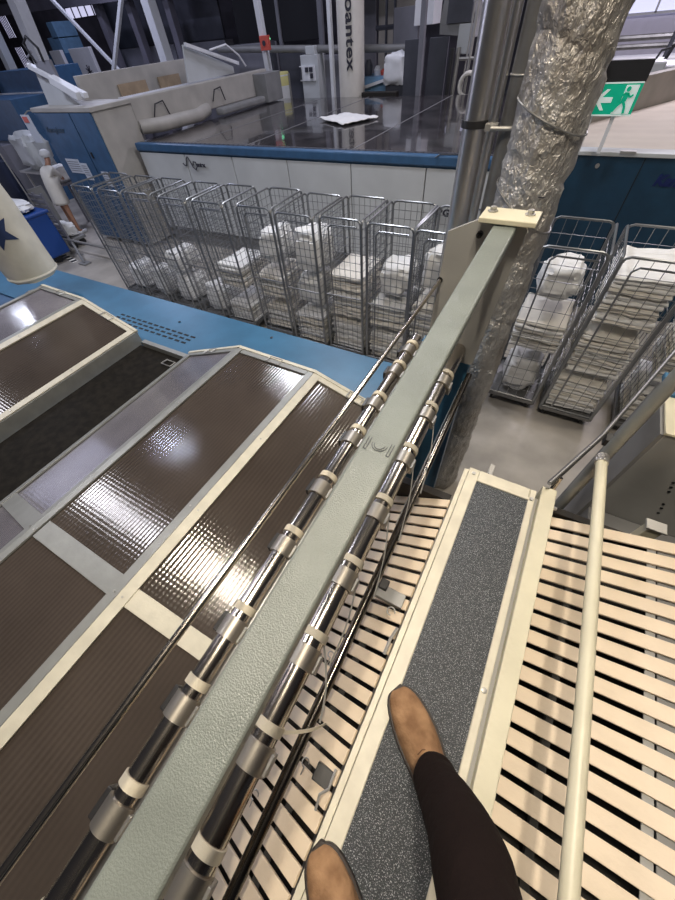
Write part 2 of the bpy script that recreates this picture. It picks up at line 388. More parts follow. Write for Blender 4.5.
def hood(x, pale=(0,)):                     # x: offset of the whole profile; pale: panels with reflected light painted in
    P = [(-2.34, 1.56), (-1.715, 1.79), (-1.08, 1.78), (-0.50, 1.60)]
    P = [(p[0] + x, p[1]) for p in P]; Y0, Y1 = -1.55, 1.42
    hd = MB()
    hd.box(P[0][0] - .01, P[0][0] + .02, Y0, Y1, 1.46, P[0][1] - .0); MB().box(P[3][0] - .02, P[3][0] + .012, Y0, Y1, 1.46, P[3][1]).build('hood_side', M['alu'], fm)
    o = hd.build('hood_side', M['alu'], fm)
    # end gable
    g = MB().prism([(P[0][0], 1.49), P[0], P[1], P[2], P[3], (P[3][0], 1.49)], 'y', 1.395, 1.42)
    g.build('gable', M['alu_cream'], fm)
    for i in range(3):
        a, b = Vector((P[i][0], 0, P[i][1])), Vector((P[i + 1][0], 0, P[i + 1][1])); d = (b - a); L = d.length; e = d.normalized(); n = Vector((-e.z, 0, e.x))
        def slab(u0, u1, y0, y1, h0, h1, mb):
            pts = []
            for h in (h0, h1):
                for y in (y0, y1):
                    for u in (u0, u1): pts.append(a + e * u + n * h + Vector((0, y, 0)))
            mb.hexa(pts)
        m = MB(); nr = int((L - .008) / .0022); top = []; bot = []      # fluted sheet
        for q in range(nr + 1):
            u = .004 + (L - .008) * q / nr; h = -.0022 + RIB * math.cos(2 * PI * u / .0198)
            top.append(a + e * u + n * h); bot.append(a + e * u - n * .012)
        vs_, fs_ = [], []
        for y in (Y0, Y1 - .03):
            vs_ += [p + Vector((0, y, 0)) for p in top]
        for q in range(nr): fs_.append((q, q + 1, nr + 2 + q, nr + 1 + q))
        m.add(vs_, fs_); slab(0.004, L - 0.004, Y0, Y1 - .03, -0.012, -0.006, m)
        pan = m.build('hood_panel', M['poly_sheen'] if i in pale else M['poly'], fm, smooth=True)
        fr = MB(); wd = .045
        strip = M['alu_cream'] if i == 2 else M['alu']
        slab(0, wd * (.8 if i == 1 else 1.15), Y0, Y1, 0.0, 0.012, fr); slab(L - wd, L, Y0, Y1, 0.0, 0.010, fr)
        slab(wd, L - wd, Y1 - .05, Y1, 0.0, 0.011, fr)
        for yb in ((-0.175, -0.085) if i < 2 else (-0.175, -0.095),):
            slab(wd, L - wd, yb[0], yb[1], 0.0, 0.008, fr)
        fr.build('panel_frame', strip, pan, bevel=0.0015)
        # cream edging on the gable
        ed = MB(); slab(-.01, L + .01, Y1 - .012, Y1 + .012, -.01, 0.016, ed); ed.build('edge_strip', M['alu_cream'], pan)
        # wire clip handle
        c = a + e * (L * .52) + n * .012
        hb = MB()
        q = [c + e * s * .05 + Vector((0, yy, 0)) + n * hh for s, yy, hh in ((-1, Y1, .004), (-1, Y1 - .06, .012), (1, Y1 - .06, .012), (1, Y1, .004))]
        hb.tube(q, .004, 6); hb.tube([q[0], q[3]], .004, 6)
        hb.build('clip', M['silver'], pan)
        sc = MB()
        for yb in (-.15, .3, .8):
            for u in (wd * .5, L - wd * .5):
                p = a + e * u + n * .013 + Vector((0, yb, 0)); sc.tube([p, p + n * .002], .005, 8)
        sc.build('screws', M['silver'], pan)
hood(0); hood(-2.50, (0, 1))  # second hood has the painted reflection on its flat panel too
bl = MB().box(-2.935, -2.36, -1.55, 1.36, 1.485, 1.515).build('belt', M['belt'], fm)
MB().box(-2.89, -2.35, 1.36, 1.40, 1.49, 1.56).build('belt_frame', M['alu'], bl)
MB().tube([(-2.52, 1.30, 1.525), (-2.52, 1.24, 1.53), (-2.42, 1.24, 1.53), (-2.42, 1.30, 1.525), (-2.52, 1.30, 1.525)], .005, 6).build('clip', M['silver'], bl)

# blue end column of the machine carrying the rollers
ec = thing('end_column', 'dark blue steel column below the grey plate at the roller ends', 'column', (-.3, 1.56, 0))
MB().box(-.44, -.17, 1.53, 1.60, 0.0, 2.12).build('post', M['blue'], ec, bevel=.004)
MB().box(-.50, -.11, 1.50, 1.62, 0.0, .02).build('foot_plate', M['plate'], ec)

# bracket plate and its cream cap
bp = thing('bracket_plate', 'grey chamfered steel plate holding the far ends of beam and rollers', 'bracket', (-.28, 1.50, 2.1))
MB().prism([(-.40, 2.08), (-.155, 2.08), (-.10, 2.72), (-.25, 2.72), (-.385, 2.655)], 'y', 1.50, 1.512).build('plate', M['plate'], bp, bevel=.001)
cp = MB().box(-.270, -.078, 1.44, 1.555, 2.715, 2.732).build('cap_plate', M['cream'], bp, bevel=.003)
for x in (-.238, -.112):
    MB().lathe([(.018, 2.732), (.018, 2.736), (.011, 2.737), (.011, 2.747), (.006, 2.748)], x, 1.51, 6).build('bolt', M['silver'], cp)
MB().tube([(-.262, 1.485, 2.66), (-.262, 1.50, 2.66)], .012, 8).tube([(-.262, 1.47, 2.66), (-.262, 1.50, 2.66)], .006, 8).build('bolt', M['blackp'], bp)

# the grey-green beam
bm_ = thing('beam', 'grey-green hammered square beam running diagonally above the rollers', 'beam', (-.17, .4, 2.6))
MB().bar((-.176, -.75, 2.543), (-.176, 1.50, 2.698), .079, .034).build('tube', M['beam'], bm_, bevel=.007, seg=3)
def logo(yc, s):
    z = 2.5606 + (yc + .75) / 2.25 * .155
    l = MB(); w = .0012
    def seg(p, q): l.bar((p[0], p[1], z), (q[0], q[1], z + (q[1] - p[1]) * .069), w, .0008)
    X = -.175
    for sx in (-1, 1):
        seg((X + sx * .026 * s - .003, yc - .016 * s), (X + sx * .026 * s - .003, yc + .016 * s)); seg((X + sx * .026 * s + .003, yc - .016 * s), (X + sx * .026 * s + .003, yc + .016 * s))
        seg((X + sx * .026 * s - .003, yc - .016 * s), (X + sx * .026 * s + .003, yc - .016 * s)); seg((X + sx * .026 * s - .003, yc + .016 * s), (X + sx * .026 * s + .003, yc + .016 * s))
    for k in range(10):
        a0 = PI + PI * k / 10; a1 = PI + PI * (k + 1) / 10
        for rr in (.017, .012):
            seg((X + rr * s * math.cos(a0), yc + .006 + rr * s * math.sin(a0)), (X + rr * s * math.cos(a1), yc + .006 + rr * s * math.sin(a1)))
    l.build('embossed_mark', M['ink_dark'], bm_)

# thin polished rod at left
tr = thing('steel_rod', 'thin polished steel rod left of the rollers, above the hoods', 'rod', (-.39, .4, 2.44))
MB().tube([(-.385, 1.53, 2.465), (-.387, -.80, 2.46)], .0085, 14).build('rod', M['steel'], tr, smooth=True)
# bracket that carries the rod end on the plate
MB().tube([(-.385, 1.50, 2.465), (-.385, 1.53, 2.465)], .013, 12).build('end_ferrule', M['blackp'], tr)

# --------------------------------------------------------------- rollers
def roller(xf, xn, z, label, ys, side, RR=.030):
    t = thing('roller', label, 'roller', ((xf + xn) / 2, .4, z), group='rollers under the beam')
    def X(y): return xn + (xf - xn) * (y + .8) / 2.3
    def P(y, dx=0, dz=0): return (X(y) + dx, y, z + dz)
    MB().tube([P(-.95), P(1.50)], RR, 28).build('tube', M['steel'], t, smooth=True)
    MB().tube([P(-.95, -.036 * side, -.010), P(1.50, -.036 * side, -.010)], .009, 10).build('side_rail', M['dark_pipe'], t, smooth=True)
    for y in ys:
        c = MB(); c.ring(P(y - .055), P(y), RR, RR + .006, 28)
        cl = c.build('clamp', M['clamp'], t, smooth=True)
        MB().box(X(y) - RR - .016, X(y) - RR - .002, y - .056, y + .002, z - .022, z + .014).build('clamp_pad', M['blackp'], cl, bevel=.003)
        MB().box(X(y) + RR, X(y) + RR + .012, y - .050, y - .006, z - .03, z + .012).build('clamp_lug', M['silver'], cl, bevel=.002)
        MB().ring(P(y + .020), P(y + .042), RR, RR + .004, 28).build('band', M['band'], t, smooth=True)
    return t, X
yr = [-.62, -.387, -.166, .056, .283, .523, .772, 1.02, 1.246]
yl = [-.62, -.402, -.188, .014, .281, .521, .775, .991, 1.227, 1.40]
r1, XR = roller(-.235, -.185, 2.15, 'polished steel roller with grey clamps right of the grey-green beam', [y - .0 for y in yr], 1, .034)
r2, XL = roller(-.455, -.402, 2.15, 'polished steel roller with grey clamps left of the grey-green beam, over the hood', [y for y in yl], -1)

# third darker rod lower right
t3 = thing('carrier_rod', 'dark polished carrier rod between right roller and walkway, over the slats', 'rod', (-.13, .4, 2.08))
MB().tube([(-.145, 1.42, 2.08), (-.112, -.75, 2.08)], .0145, 16)  .build('rod', M['dark_steel'], t3, smooth=True)
MB().tube([(-.160, 1.40, 2.045), (-.150, .55, 2.03)], .006, 8).build('wire_rod', M['silver'], t3, smooth=True)
# elastic bands hanging from roller to carrier rod
def ribbon(pts, w, m, label):
    mb = MB()
    for p, q in zip(pts[:-1], pts[1:]): mb.bar(p, q, w, .0015, up=(1, .2, .4))
    o = mb.build('elastic_band', m); return tag(o, label, 'band', 'slack elastic bands on the roller')
k = 0
BL = ['nearest the bottom edge, looping toward the shoe', 'crossing the dark carrier rod by the upper shoe', 'just above the looped clamp in the middle', 'stretched long beside the middle clamp', 'next to the wire clip on the slats', 'stretched toward the blue column', 'farthest one, near the grey plate']
for (y, dy, dx, dz, m) in [(-.387, -.20, .03, .012, 'band'), (-.166, .10, .085, -.05, 'band'), (.056, -.13, .075, -.05, 'greyband'), (.283, -.24, .04, -.045, 'greyband'), (.523, -.26, .075, -.06, 'greyband'), (.772, -.30, .075, -.06, 'greyband'), (1.02, -.34, .08, -.06, 'greyband')]:
    x = XR(y); p0 = Vector((x + .026, y + .03, 2.15)); p3 = Vector((x + dx + .03, y + dy, 2.15 + dz))
    pts = []
    for i in range(9):
        s = i / 8; pts.append(p0.lerp(p3, s) + Vector((math.sin(s * PI) * .012, 0, -math.sin(s * PI) * .02)))
    ribbon(pts, .008, M[m], 'thin elastic band off the right roller, ' + BL[k]); k += 1
# small hooks on the near side
for k, (x, y, z) in enumerate([(-.10, -.17, 1.975), (-.13, -.05, 1.955), (-.17, .08, 1.93), (-.19, -.30, 1.92)]):
    h = MB(); pts = [(x + .009 * math.cos(a), y + .009 * math.sin(a), z + .002 + .002 * i) for i, a in enumerate([j * PI / 5 for j in range(9)])]
    h.tube(pts, .0018, 6); h.tube([pts[-1], (x, y - .03, z - .01)], .0018, 6)
    tag(h.build('wire_hook', M['silver']), ['small bright wire hook on the slats beside the carrier rod, nearest the upper shoe', 'small bright wire hook on the slats, second one from the shoe', 'small bright wire hook on the slats below the right roller clamp', 'small bright wire hook on the slats closest to the bottom edge'][k], 'hook', 'wire hooks on the left slats')

# --------------------------------------------------------------- slat conveyors
def conveyor(name, label, x0, x1, z_at, tan, y0, y1, pitch, wid, ncut=None):
    t = thing(name, label, 'conveyor', ((x0 + x1) / 2, (y0 + y1) / 2, 0))
    Z = lambda x: z_at[1] + (x - z_at[0]) * tan
    n = int((y1 - y0) / pitch)
    nn = Vector((-tan, 0, 1)).normalized()
    for k in range(n + 1):
        y = y1 - k * pitch - wid / 2
        jit = random.uniform(-.0012, .0012)
        m = MB(); m.bar(Vector((x0, y + jit, Z(x0))) - nn * .005, Vector((x1, y - jit, Z(x1))) - nn * .005, wid, .010, up=nn)
        m.build('slat', M['slat'], t, bevel=.0018)
    # dark trough beneath
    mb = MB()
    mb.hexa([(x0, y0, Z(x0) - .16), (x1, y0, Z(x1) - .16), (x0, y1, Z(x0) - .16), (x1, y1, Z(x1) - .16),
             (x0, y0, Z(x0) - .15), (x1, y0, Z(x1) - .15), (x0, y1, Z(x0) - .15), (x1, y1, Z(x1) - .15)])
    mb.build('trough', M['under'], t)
    for fx in (.18, .5, .82):
        x = x0 + (x1 - x0) * fx
        MB().bar((x, y0, Z(x) - .022), (x, y1, Z(x) - .022), .022, .018).build('carrier_belt', M['rubber'], t)
    return t, Z
lc, ZL = conveyor('slat_conveyor', 'tilted cream slat conveyor between right roller and tread walkway', -.475, -.012, (-.03, 1.98), .625, -.75, .765, .0475, .0355)
MB().box(-.30, -.012, .768, .80, 1.56, 1.975).build('end_beam', M['under'], lc)
rc, ZR = conveyor('slat_conveyor', 'wide cream slat conveyor under the cream handrail at right', .33, 1.30, (.33, 1.75), .325, -.60, 1.02, .0635, .0465)
def under_rail(x0, x1, dz, m, nm):
    MB().hexa([(x0, -.6, ZR(x0) - dz), (x1, -.6, ZR(x1) - dz), (x0, 1.02, ZR(x0) - dz), (x1, 1.02, ZR(x1) - dz),
           (x0, -.6, ZR(x0) - dz + .003), (x1, -.6, ZR(x1) - dz + .003), (x0, 1.02, ZR(x0) - dz + .003), (x1, 1.02, ZR(x1) - dz + .003)]).build(nm, M[m], rc)
under_rail(.745, 1.28, .020, 'machine_grey', 'guide_sheet'); under_rail(.715, .738, .016, 'plate', 'guide_rail')
MB().box(.33, 1.30, 1.03, 1.06, 1.55, 1.80).build('end_beam', M['under'], rc)

# sensor bracket with wire clip on left slats
sn = thing('sensor_bracket', 'small grey sensor bracket with curled wire at the walkway edge', 'sensor', (-.03, .35, 1.99))
MB().box(-.15, -.025, .300, .345, 1.965, 1.995).build('bracket', M['plate'], sn, bevel=.002)
MB().box(-.12, -.09, .325, .36, 1.99, 2.01).build('housing', M['blackp'], sn, bevel=.003)
MB().tube([(-.05 + .013 * math.cos(a), .275 + .013 * math.sin(a), 2.0 + .002 * a) for a in [j * .45 for j in range(12)]], .0022, 6).build('wire', M['greyband'], sn)
MB().tube([(-.02, .155, 2.0), (-.02, .20, 2.005), (-.012, .24, 2.01)], .005, 6).build('spring', M['silver'], sn)
s2 = thing('sensor_bracket', 'small silver spring latch beside the lower shoe on the slats', 'sensor', (-.03, -.15, 1.98))
MB().box(-.07, -.022, -.19, -.15, 1.965, 1.985).build('bracket', M['blackp'], s2, bevel=.002)
MB().tube([(-.03, -.23, 2.0), (-.035, -.20, 2.005), (-.02, -.18, 2.008), (-.022, -.14, 2.0)], .0035, 6).build('spring', M['silver'], s2)

# --------------------------------------------------------------- walkway
wk = thing('walkway', 'narrow walkway with speckled dark grey tread between cream edges', 'walkway', (.13, .2, 2.05))
MB().box(.052, .243, -.85, .855, 2.030, 2.0505).build('tread', M['tread'], wk)
fr = MB(); fr.box(.014, .054, -.85, .905, 2.02, 2.056); fr.box(.241, .262, -.85, .905, 2.02, 2.056); fr.box(.054, .241, .853, .905, 2.02, 2.056)
fr.build('tread_frame', M['cream_dirty'], wk, bevel=.003)
MB().box(-.004, .013, -.85, .90, 1.98, 2.045).build('side_angle', M['cream_dirty'], wk, bevel=.002)
MB().box(.262, .276, -.85, .885, 2.015, 2.035).build('groove', M['plate'], wk)
MB().box(.276, .326, -.85, .935, 1.90, 2.062).build('side_rail', M['cream'], wk, bevel=.003)
MB().box(.0, .33, -.85, .86, 1.88, 2.02).build('carrier', M['under'], wk)
for (x, y) in ((.034, .88), (.251, .86), (.251, .2), (.251, -.4)):
    MB().lathe([(.0075, 2.056), (.0075, 2.059), (.003, 2.060)], x, y, 10).build('screw', M['silver'], wk)
MB().box(.085, .10, .905, .93, 2.01, 2.05).box(.082, .103, .93, .985, 2.015, 2.022).build('latch', M['silver'], wk, bevel=.002)

# cream hand rail, vertical post
hr = thing('handrail', 'round cream handrail pipe above the right slat conveyor', 'handrail', (.44, .4, 2.15))
MB().tube([(.418, 1.07, 2.15), (.468, -.70, 2.15)], .0175, 20).build('pipe', M['cream'], hr, smooth=True)
MB().tube([(.418, 1.05, 2.15), (.418, 1.085, 2.15)], .0215, 16).build('tape_wrap', M['foil'], hr, smooth=True)
MB().box(.44, .46, -.56, -.54, 1.79, 2.15).build('stanchion', M['cream'], hr)
vp = thing('rail_post', 'thick grey post rising where the cream handrail ends', 'post', (.435, 1.115, 1.6))
MB().tube([(.435, 1.115, 1.35), (.435, 1.115, 2.75)], .0205, 20).build('pipe', M['alu'], vp, smooth=True)
MB().box(.37, .46, 1.05, 1.13, 1.60, 1.615).build('foot_plate', M['plate'], vp)
MB().box(.345, .385, 1.00, 1.05, 1.80, 1.83).tube([(.33, 1.02, 1.84), (.40, 1.02, 1.84)], .008, 8).build('clamp_bolt', M['silver'], vp, bevel=.002)

dr = thing('guard_rail', 'dark double-bar guard rail leading away from the walkway end', 'railing', (.45, 1.4, 2.05))
MB().tube([(.285, .925, 2.10), (.43, 1.25, 2.10), (.80, 2.30, 2.10)], .008, 10).tube([(.285, .925, 2.10), (.30, .95, 2.07)], .008, 8).build('top_bar', M['dark_pipe'], dr, smooth=True)
MB().tube([(.30, .95, 2.065), (.44, 1.27, 2.065), (.81, 2.33, 2.065)], .006, 10).build('lower_bar', M['dark_pipe'], dr, smooth=True)
MB().tube([(.318, .955, 1.97), (.322, .985, 2.08)], .009, 10).build('stub_post', M['steel'], dr, smooth=True)
MB().box(.46, .49, 1.28, 1.33, 2.02, 2.055).build('bracket', M['blackp'], dr, bevel=.003)

# --------------------------------------------------------------- grey machine cabinet at right
gb = thing('machine_cabinet', 'large light grey machine housing with cream top beyond the right slats', 'laundry machine', (1.3, 1.9, 0))
MB().box(.645, 2.2, 1.37, 1.72, .0, 2.09).build('body', M['plate'], gb, bevel=.004)
MB().box(.640, 2.2, 1.365, 1.60, 2.09, 2.10).build('top', M['cream'], gb)
MB().box(.635, 2.2, 1.60, 1.76, 2.085, 2.112).build('blue_edge', M['blue'], gb, bevel=.003)
MB().box(.630, .645, 1.37, 1.72, .2, 2.085).build('side_sheet', M['machine_grey'], gb)
mb = MB()
for i, (x, z) in enumerate([(.82, 1.82), (.83, 1.79), (.86, 1.70), (.87, 1.67), (.88, 1.63), (.77, 1.49), (.81, 1.85)]):
    mb.tube([(x, 1.371, z), (x, 1.367, z)], .006, 8)
mb.build('holes', M['slot'], gb)
br = MB().box(.725, .775, 1.085, 1.125, 1.50, 1.845).build('bracket', M['cream'], gb, bevel=.003)
MB().box(.715, .785, 1.08, 1.13, 1.845, 1.855).build('bracket_clip', M['silver'], br, bevel=.002)
MB().box(.645, 2.2, 1.08, 1.365, 1.30, 1.50).build('base_tray', M['machine_grey'], gb)

# --------------------------------------------------------------- pipes
fp = thing('insulated_pipe', 'thick vertical pipe wrapped in crinkled foil insulation', 'pipe', (-.205, 2.22, 0))
rings = []; n = 56; zs = [i * .02 for i in range(255)]
vs_, fs_ = [], []
for i, z in enumerate(zs):
    seam = min(abs((z % .30) - .15), 1)
    for k in range(n):
        a = 2 * PI * k / n; c, s = math.cos(a), math.sin(a)
        r = .148 + .014 * noise.noise(Vector((c * 2.2, s * 2.2, z * 4))) + .011 * noise.noise(Vector((c * 5, s * 5, z * 13))) + .005 * noise.noise(Vector((c * 13, s * 13, z * 30))) - .012 * max(0, 1 - abs((z + .05 * c + .03 * s) % .36 - .18) / .025)
        if z < .10: r *= .80 + .2 * z / .1
        vs_.append((-.205 + r * c, 2.22 + r * s, z))
for i in range(len(zs) - 1):
    for k in range(n): fs_.append((i * n + k, i * n + (k + 1) % n, (i + 1) * n + (k + 1) % n, (i + 1) * n + k))
MB().add(vs_, fs_).build('foil_jacket', M['foil'], fp, smooth=True)
for (z, tl) in ((2.88, -.06), (2.55, -.10)):
    MB().tube([(-.205 + .158 * math.cos(a), 2.22 + .158 * math.sin(a), z + tl * math.cos(a)) for a in [j * 2 * PI / 24 for j in range(25)]], .004, 6).build('tie_wire', M['dark_pipe'], fp)
text_mesh('printed_line', 'l', .045, M['ink_dark'], fp, basis((-.115, 2.092, 2.62), (0, 0, 1), (-1, -.35, 0), (.3, -1, 0)), space=1.1)
def vpipe(name, label, x, y, r, m, z1=5.0, mats='steel_pipe'):
    t = thing(name, label, 'pipe', (x, y, 0))
    MB().tube([(x, y, 0), (x, y, z1)], r, 24).build('tube', M[m], t, smooth=True)
    return t
p1 = vpipe('steel_pipe', 'thick bright stainless steel pipe left of the foil-wrapped pipe', -.585, 2.50, .068, 'steel_pipe')
MB().ring((-.585, 2.5, 2.795), (-.585, 2.5, 2.825), .068, .078, 24).build('rubber_clamp', M['blackp'], p1, smooth=True)
p2 = vpipe('steel_pipe', 'thin bright stainless pipe clamped between two thicker pipes', -.495, 2.46, .024, 'steel_pipe')
p3 = vpipe('steel_pipe', 'dull thick steel pipe touching the foil-wrapped pipe', -.405, 2.50, .060, 'dark_pipe')
MB().tube([(-.405 + .062 * math.cos(a), 2.5 + .062 * math.sin(a), 2.98) for a in [j * 2 * PI / 20 for j in range(21)]], .004, 6).build('joint_ring', M['silver'], p3)
MB().box(-.52, -.46, 2.41, 2.45, 2.79, 2.82).tube([(-.49, 2.40, 2.805), (-.36, 2.43, 2.80)], .010, 8).build('clamp_bolt', M['silver'], p2, bevel=.002)
p4 = thing('thin_rod', 'slim pale rod standing at the corner of the petrol-blue machine', 'rod', (-.235, 6.30, 0))
MB().tube([(-.235, 6.30, 0), (-.235, 6.30, 2.75)], .028, 10).build('tube', M['silver'], p4, smooth=True)

# --------------------------------------------------------------- roll cages
CW, CD, CH = .535, .72, 1.85
def panel(mb_f, mb_w, a, b, z0, z1, nv, nh, rf=.0115, rw=.0033, inner=False):
    a = Vector(a); b = Vector(b); e = (b - a); L = e.length; e.normalize(); up = Vector((0, 0, 1)); c = .05
    P = lambda u, z: a + e * u + up * (z)
    pts = [P(0, z0), P(0, z1 - c), P(c * .3, z1 - c * .3), P(c, z1), P(L - c, z1), P(L - c * .3, z1 - c * .3), P(L, z1 - c), P(L, z0)]
    mb_f.tube(pts, rf, 6); mb_f.tube([P(0, z0 + .02), P(L, z0 + .02)], rf * .8, 6)
    for k in range(1, nv): mb_w.tube([P(L * k / nv, z0), P(L * k / nv, z1)], rw, 4, cap=False)
    for k in range(1, nh): mb_w.tube([P(0, z0 + (z1 - z0) * k / nh), P(L, z0 + (z1 - z0) * k / nh)], rw, 4, cap=False)
    if inner:
        g = .10; zz = z1 - .07
        mb_f.tube([P(g, z0 + .03), P(g, zz - .04), P(g + .04, zz), P(L - .05, zz)], rf * .8, 6)
        mb_f.tube([P(0, z0 + (z1 - z0) * .48), P(L, z0 + (z1 - z0) * .48)], rf * .6, 6)
def make_cage(nv, nh):
    t = thing('roll_cage', 'x', 'roll cage', (0, 0, 0), group='wire roll cages of folded linen')
    x0, x1, y0, y1 = -CW / 2, CW / 2, -CD / 2, CD / 2
    b = MB()
    for p, q in (((x0, y0), (x1, y0)), ((x1, y0), (x1, y1)), ((x1, y1), (x0, y1)), ((x0, y1), (x0, y0))): b.bar((*p, .15), (*q, .15), .03, .04)
    b.box(x0, x1, y0, y1, .152, .158)
    b.build('base', M['cage_base'], t, bevel=.002)
    for sx in (-1, 1):
        for sy in (-1, 1):
            cx, cy = sx * (CW / 2 - .06), sy * (CD / 2 - .08)
            f = MB().box(cx - .03, cx + .03, cy - .03, cy + .03, .12, .13).box(cx - .026, cx - .020, cy - .02, cy + .03, .05, .125).box(cx + .020, cx + .026, cy - .02, cy + .03, .05, .125).build('caster', M['silver'], t)
            MB().tube([(cx - .015, cy + .01, .052), (cx + .015, cy + .01, .052)], .051, 16).build('wheel', M['blackp'], f, smooth=True)
    for nm, a_, b_, nv_, inn in (('side_panel', (x0, y0, 0), (x0, y1, 0), 7, False), ('side_panel', (x1, y0, 0), (x1, y1, 0), 7, False), ('back_panel', (x0 + .01, y1, 0), (x1 - .01, y1, 0), nv, False), ('front_gate', (x0 + .01, y0, 0), (x1 - .01, y0, 0), nv, True)):
        f = MB(); w = MB(); panel(f, w, a_, b_, .16, CH, nv_, nh, inner=inn)
        fo = f.build(nm, M['zinc_wire'], t, smooth=True); w.build('wire_mesh', M['zinc_wire'], fo)
    return t
cageA = make_cage(7, 19); cageB = make_cage(5, 12)
index_kids(cageA); index_kids(cageB)

def slab_mesh(seed, w, d, h, m):
    """folded cloth: soft-edged slab with wavy top and layered rim"""
    nx, ny = 12, 12; vs = []; fs = []
    def pt(i, j, top):
        u = -1 + 2 * i / nx; v = -1 + 2 * j / ny
        rr = max(abs(u), abs(v)) ** 8
        x = u * w / 2 * (1 - .02 * noise.noise(Vector((u * 3, v * 3, seed)))); y = v * d / 2 * (1 + .05 * noise.noise(Vector((v * 2.5, seed, u * 2.5))))
        wave = .018 * noise.noise(Vector((u * 1.7 + seed, v * 1.7, 0))) + .008 * noise.noise(Vector((u * 5, v * 5, seed)))
        z = (h / 2) * (1 - .35 * rr) * (1 if top else -1) + wave
        if not top: z = -h / 2 * (1 - .35 * rr) + wave * .8
        return (x, y, z + h / 2)
    for top in (1, 0):
        for j in range(ny + 1):
            for i in range(nx + 1): vs.append(pt(i, j, top))
    N = (nx + 1) * (ny + 1)
    for j in range(ny):
        for i in range(nx):
            a = j * (nx + 1) + i; fs.append((a, a + 1, a + nx + 2, a + nx + 1)); fs.append((N + a, N + a + nx + 1, N + a + nx + 2, N + a + 1))
    edge = [i for i in range(nx + 1)] + [j * (nx + 1) + nx for j in range(1, ny + 1)] + [ny * (nx + 1) + i for i in range(nx - 1, -1, -1)] + [j * (nx + 1) for j in range(ny - 1, 0, -1)]
    # bulging rim
    rim = []
    for e in edge:
        a = Vector(vs[e]); b = Vector(vs[N + e]); c = (a + b) / 2; o = Vector((c.x, c.y, 0)); k = .010 + .010 * noise.noise(c * 20 + Vector((seed, 0, 0)))
        if o.length > 0: c += o.normalized() * k
        rim.append(len(vs)); vs.append(tuple(c))
    for q in range(len(edge)):
        a, b = edge[q], edge[(q + 1) % len(edge)]; r, s = rim[q], rim[(q + 1) % len(edge)]
        fs.append((a, r, s, b)); fs.append((N + a, N + b, s, r))
    me = MB().add(vs, fs)
    return me
def crumple(seed, w, d, h):
    n, mm = 28, 18; vs = []; fs = []
    for j in range(mm + 1):
        th = PI * j / mm
        for i in range(n):
            ph = 2 * PI * i / n
            v = Vector((math.sin(th) * math.cos(ph), math.sin(th) * math.sin(ph), math.cos(th)))
            q = Vector([math.copysign(abs(c) ** .55, c) for c in v])
            k = 1 + .22 * noise.noise(v * 1.6 + Vector((seed, 0, 0))) + .14 * noise.noise(v * 4.3 + Vector((0, seed, 0))) + .06 * noise.noise(v * 9)
            vs.append((q.x * w / 2 * k, q.y * d / 2 * k, max(-h / 2, q.z * h / 2 * k) + h / 2))
    for j in range(mm):
        for i in range(n): fs.append((j * n + i, j * n + (i + 1) % n, (j + 1) * n + (i + 1) % n, (j + 1) * n + i))
    return MB().add(vs, fs)
slabs = []
for s in range(5):
    o = slab_mesh(s * 3.1, .46, .60, .05, None).build('folded_sheet', M['linen'] if s % 2 else M['linen_warm'], None, smooth=True); slabs.append(o)
crs = []
for s in range(4):
    o = crumple(s * 5.7 + 1, .385, .50, .28).build('linen_bundle', M['linen'], None, smooth=True); crs.append(o)
used_first = set(); SRC = []
def inst(src, loc, rz, label, cat, group, scale=(1, 1, 1)):
    if src.name in used_first: o = src.copy(); COL.objects.link(o)
    else: o = src; used_first.add(src.name)
    o.location = loc; o.rotation_euler = (random.uniform(-.03, .03), random.uniform(-.03, .03), rz); o.scale = scale
    tag(o, label, cat, group); return o
ORD = ['bottom', 'second', 'third', 'fourth', 'fifth', 'sixth', 'seventh', 'eighth', 'ninth', 'tenth', 'eleventh', 'twelfth', 'thirteenth']
def fill(cx, cy, where, items):
    """items: ('s', z0, n) stack of n folded sheets, ('c', z0, h) one crumpled bundle, ('d', z) wire shelf"""
    npile = 0
    piles = [i for i in items if i[0] == 's']; cr = [i for i in items if i[0] == 'c']
    for it in items:
        if it[0] == 's':
            npile += 1
            pn = '' if len(piles) == 1 else (['lower ', 'upper '] if len(piles) == 2 else ['lowest ', 'middle ', 'top '])[npile - 1]
            for k in range(it[2]):
                h = .05
                on = ORD[k] + (' one' if k else '') if it[2] > 1 else 'single'
                inst(slabs[random.randrange(5)], (cx + random.uniform(-.012, .012), cy + random.uniform(-.02, .02), it[1] + k * (h * .92)), random.choice((0, PI)) + random.uniform(-.03, .03),
                     '%s sheet from below, %s%s' % (ORD[k] if k else 'bottom', (pn + 'pile, ') if pn else '', where), 'linen', 'folded linen in the roll cages', (1, 1, 1))
        else:
            h = it[2]; pos = '' if len(cr) == 1 else ('lower ' if it is cr[0] else 'upper ')
            if len(cr) == 3 and it is cr[1]: pos = 'middle '
            inst(crs[random.randrange(4)], (cx + random.uniform(-.01, .01), cy, it[1]), random.choice((0, PI)), '%scrumpled linen bundle, %s' % (pos, where), 'linen bundle', 'crumpled linen in the roll cages', (1, 1, h / .28))
first = {'A': True, 'B': True}
def place_cage(kind, x, y, where, items, rz=0):
    src = cageA if kind == 'A' else cageB
    if first[kind]: o = src; first[kind] = False
    else: o = copy_tree(src)
    o.location = (x, y, 0); o.rotation_euler = (0, 0, rz); o['label'] = 'tall wire roll cage, ' + where
    fill(x, y, where, items)
B0 = .165
YF = 3.67 + CD / 2
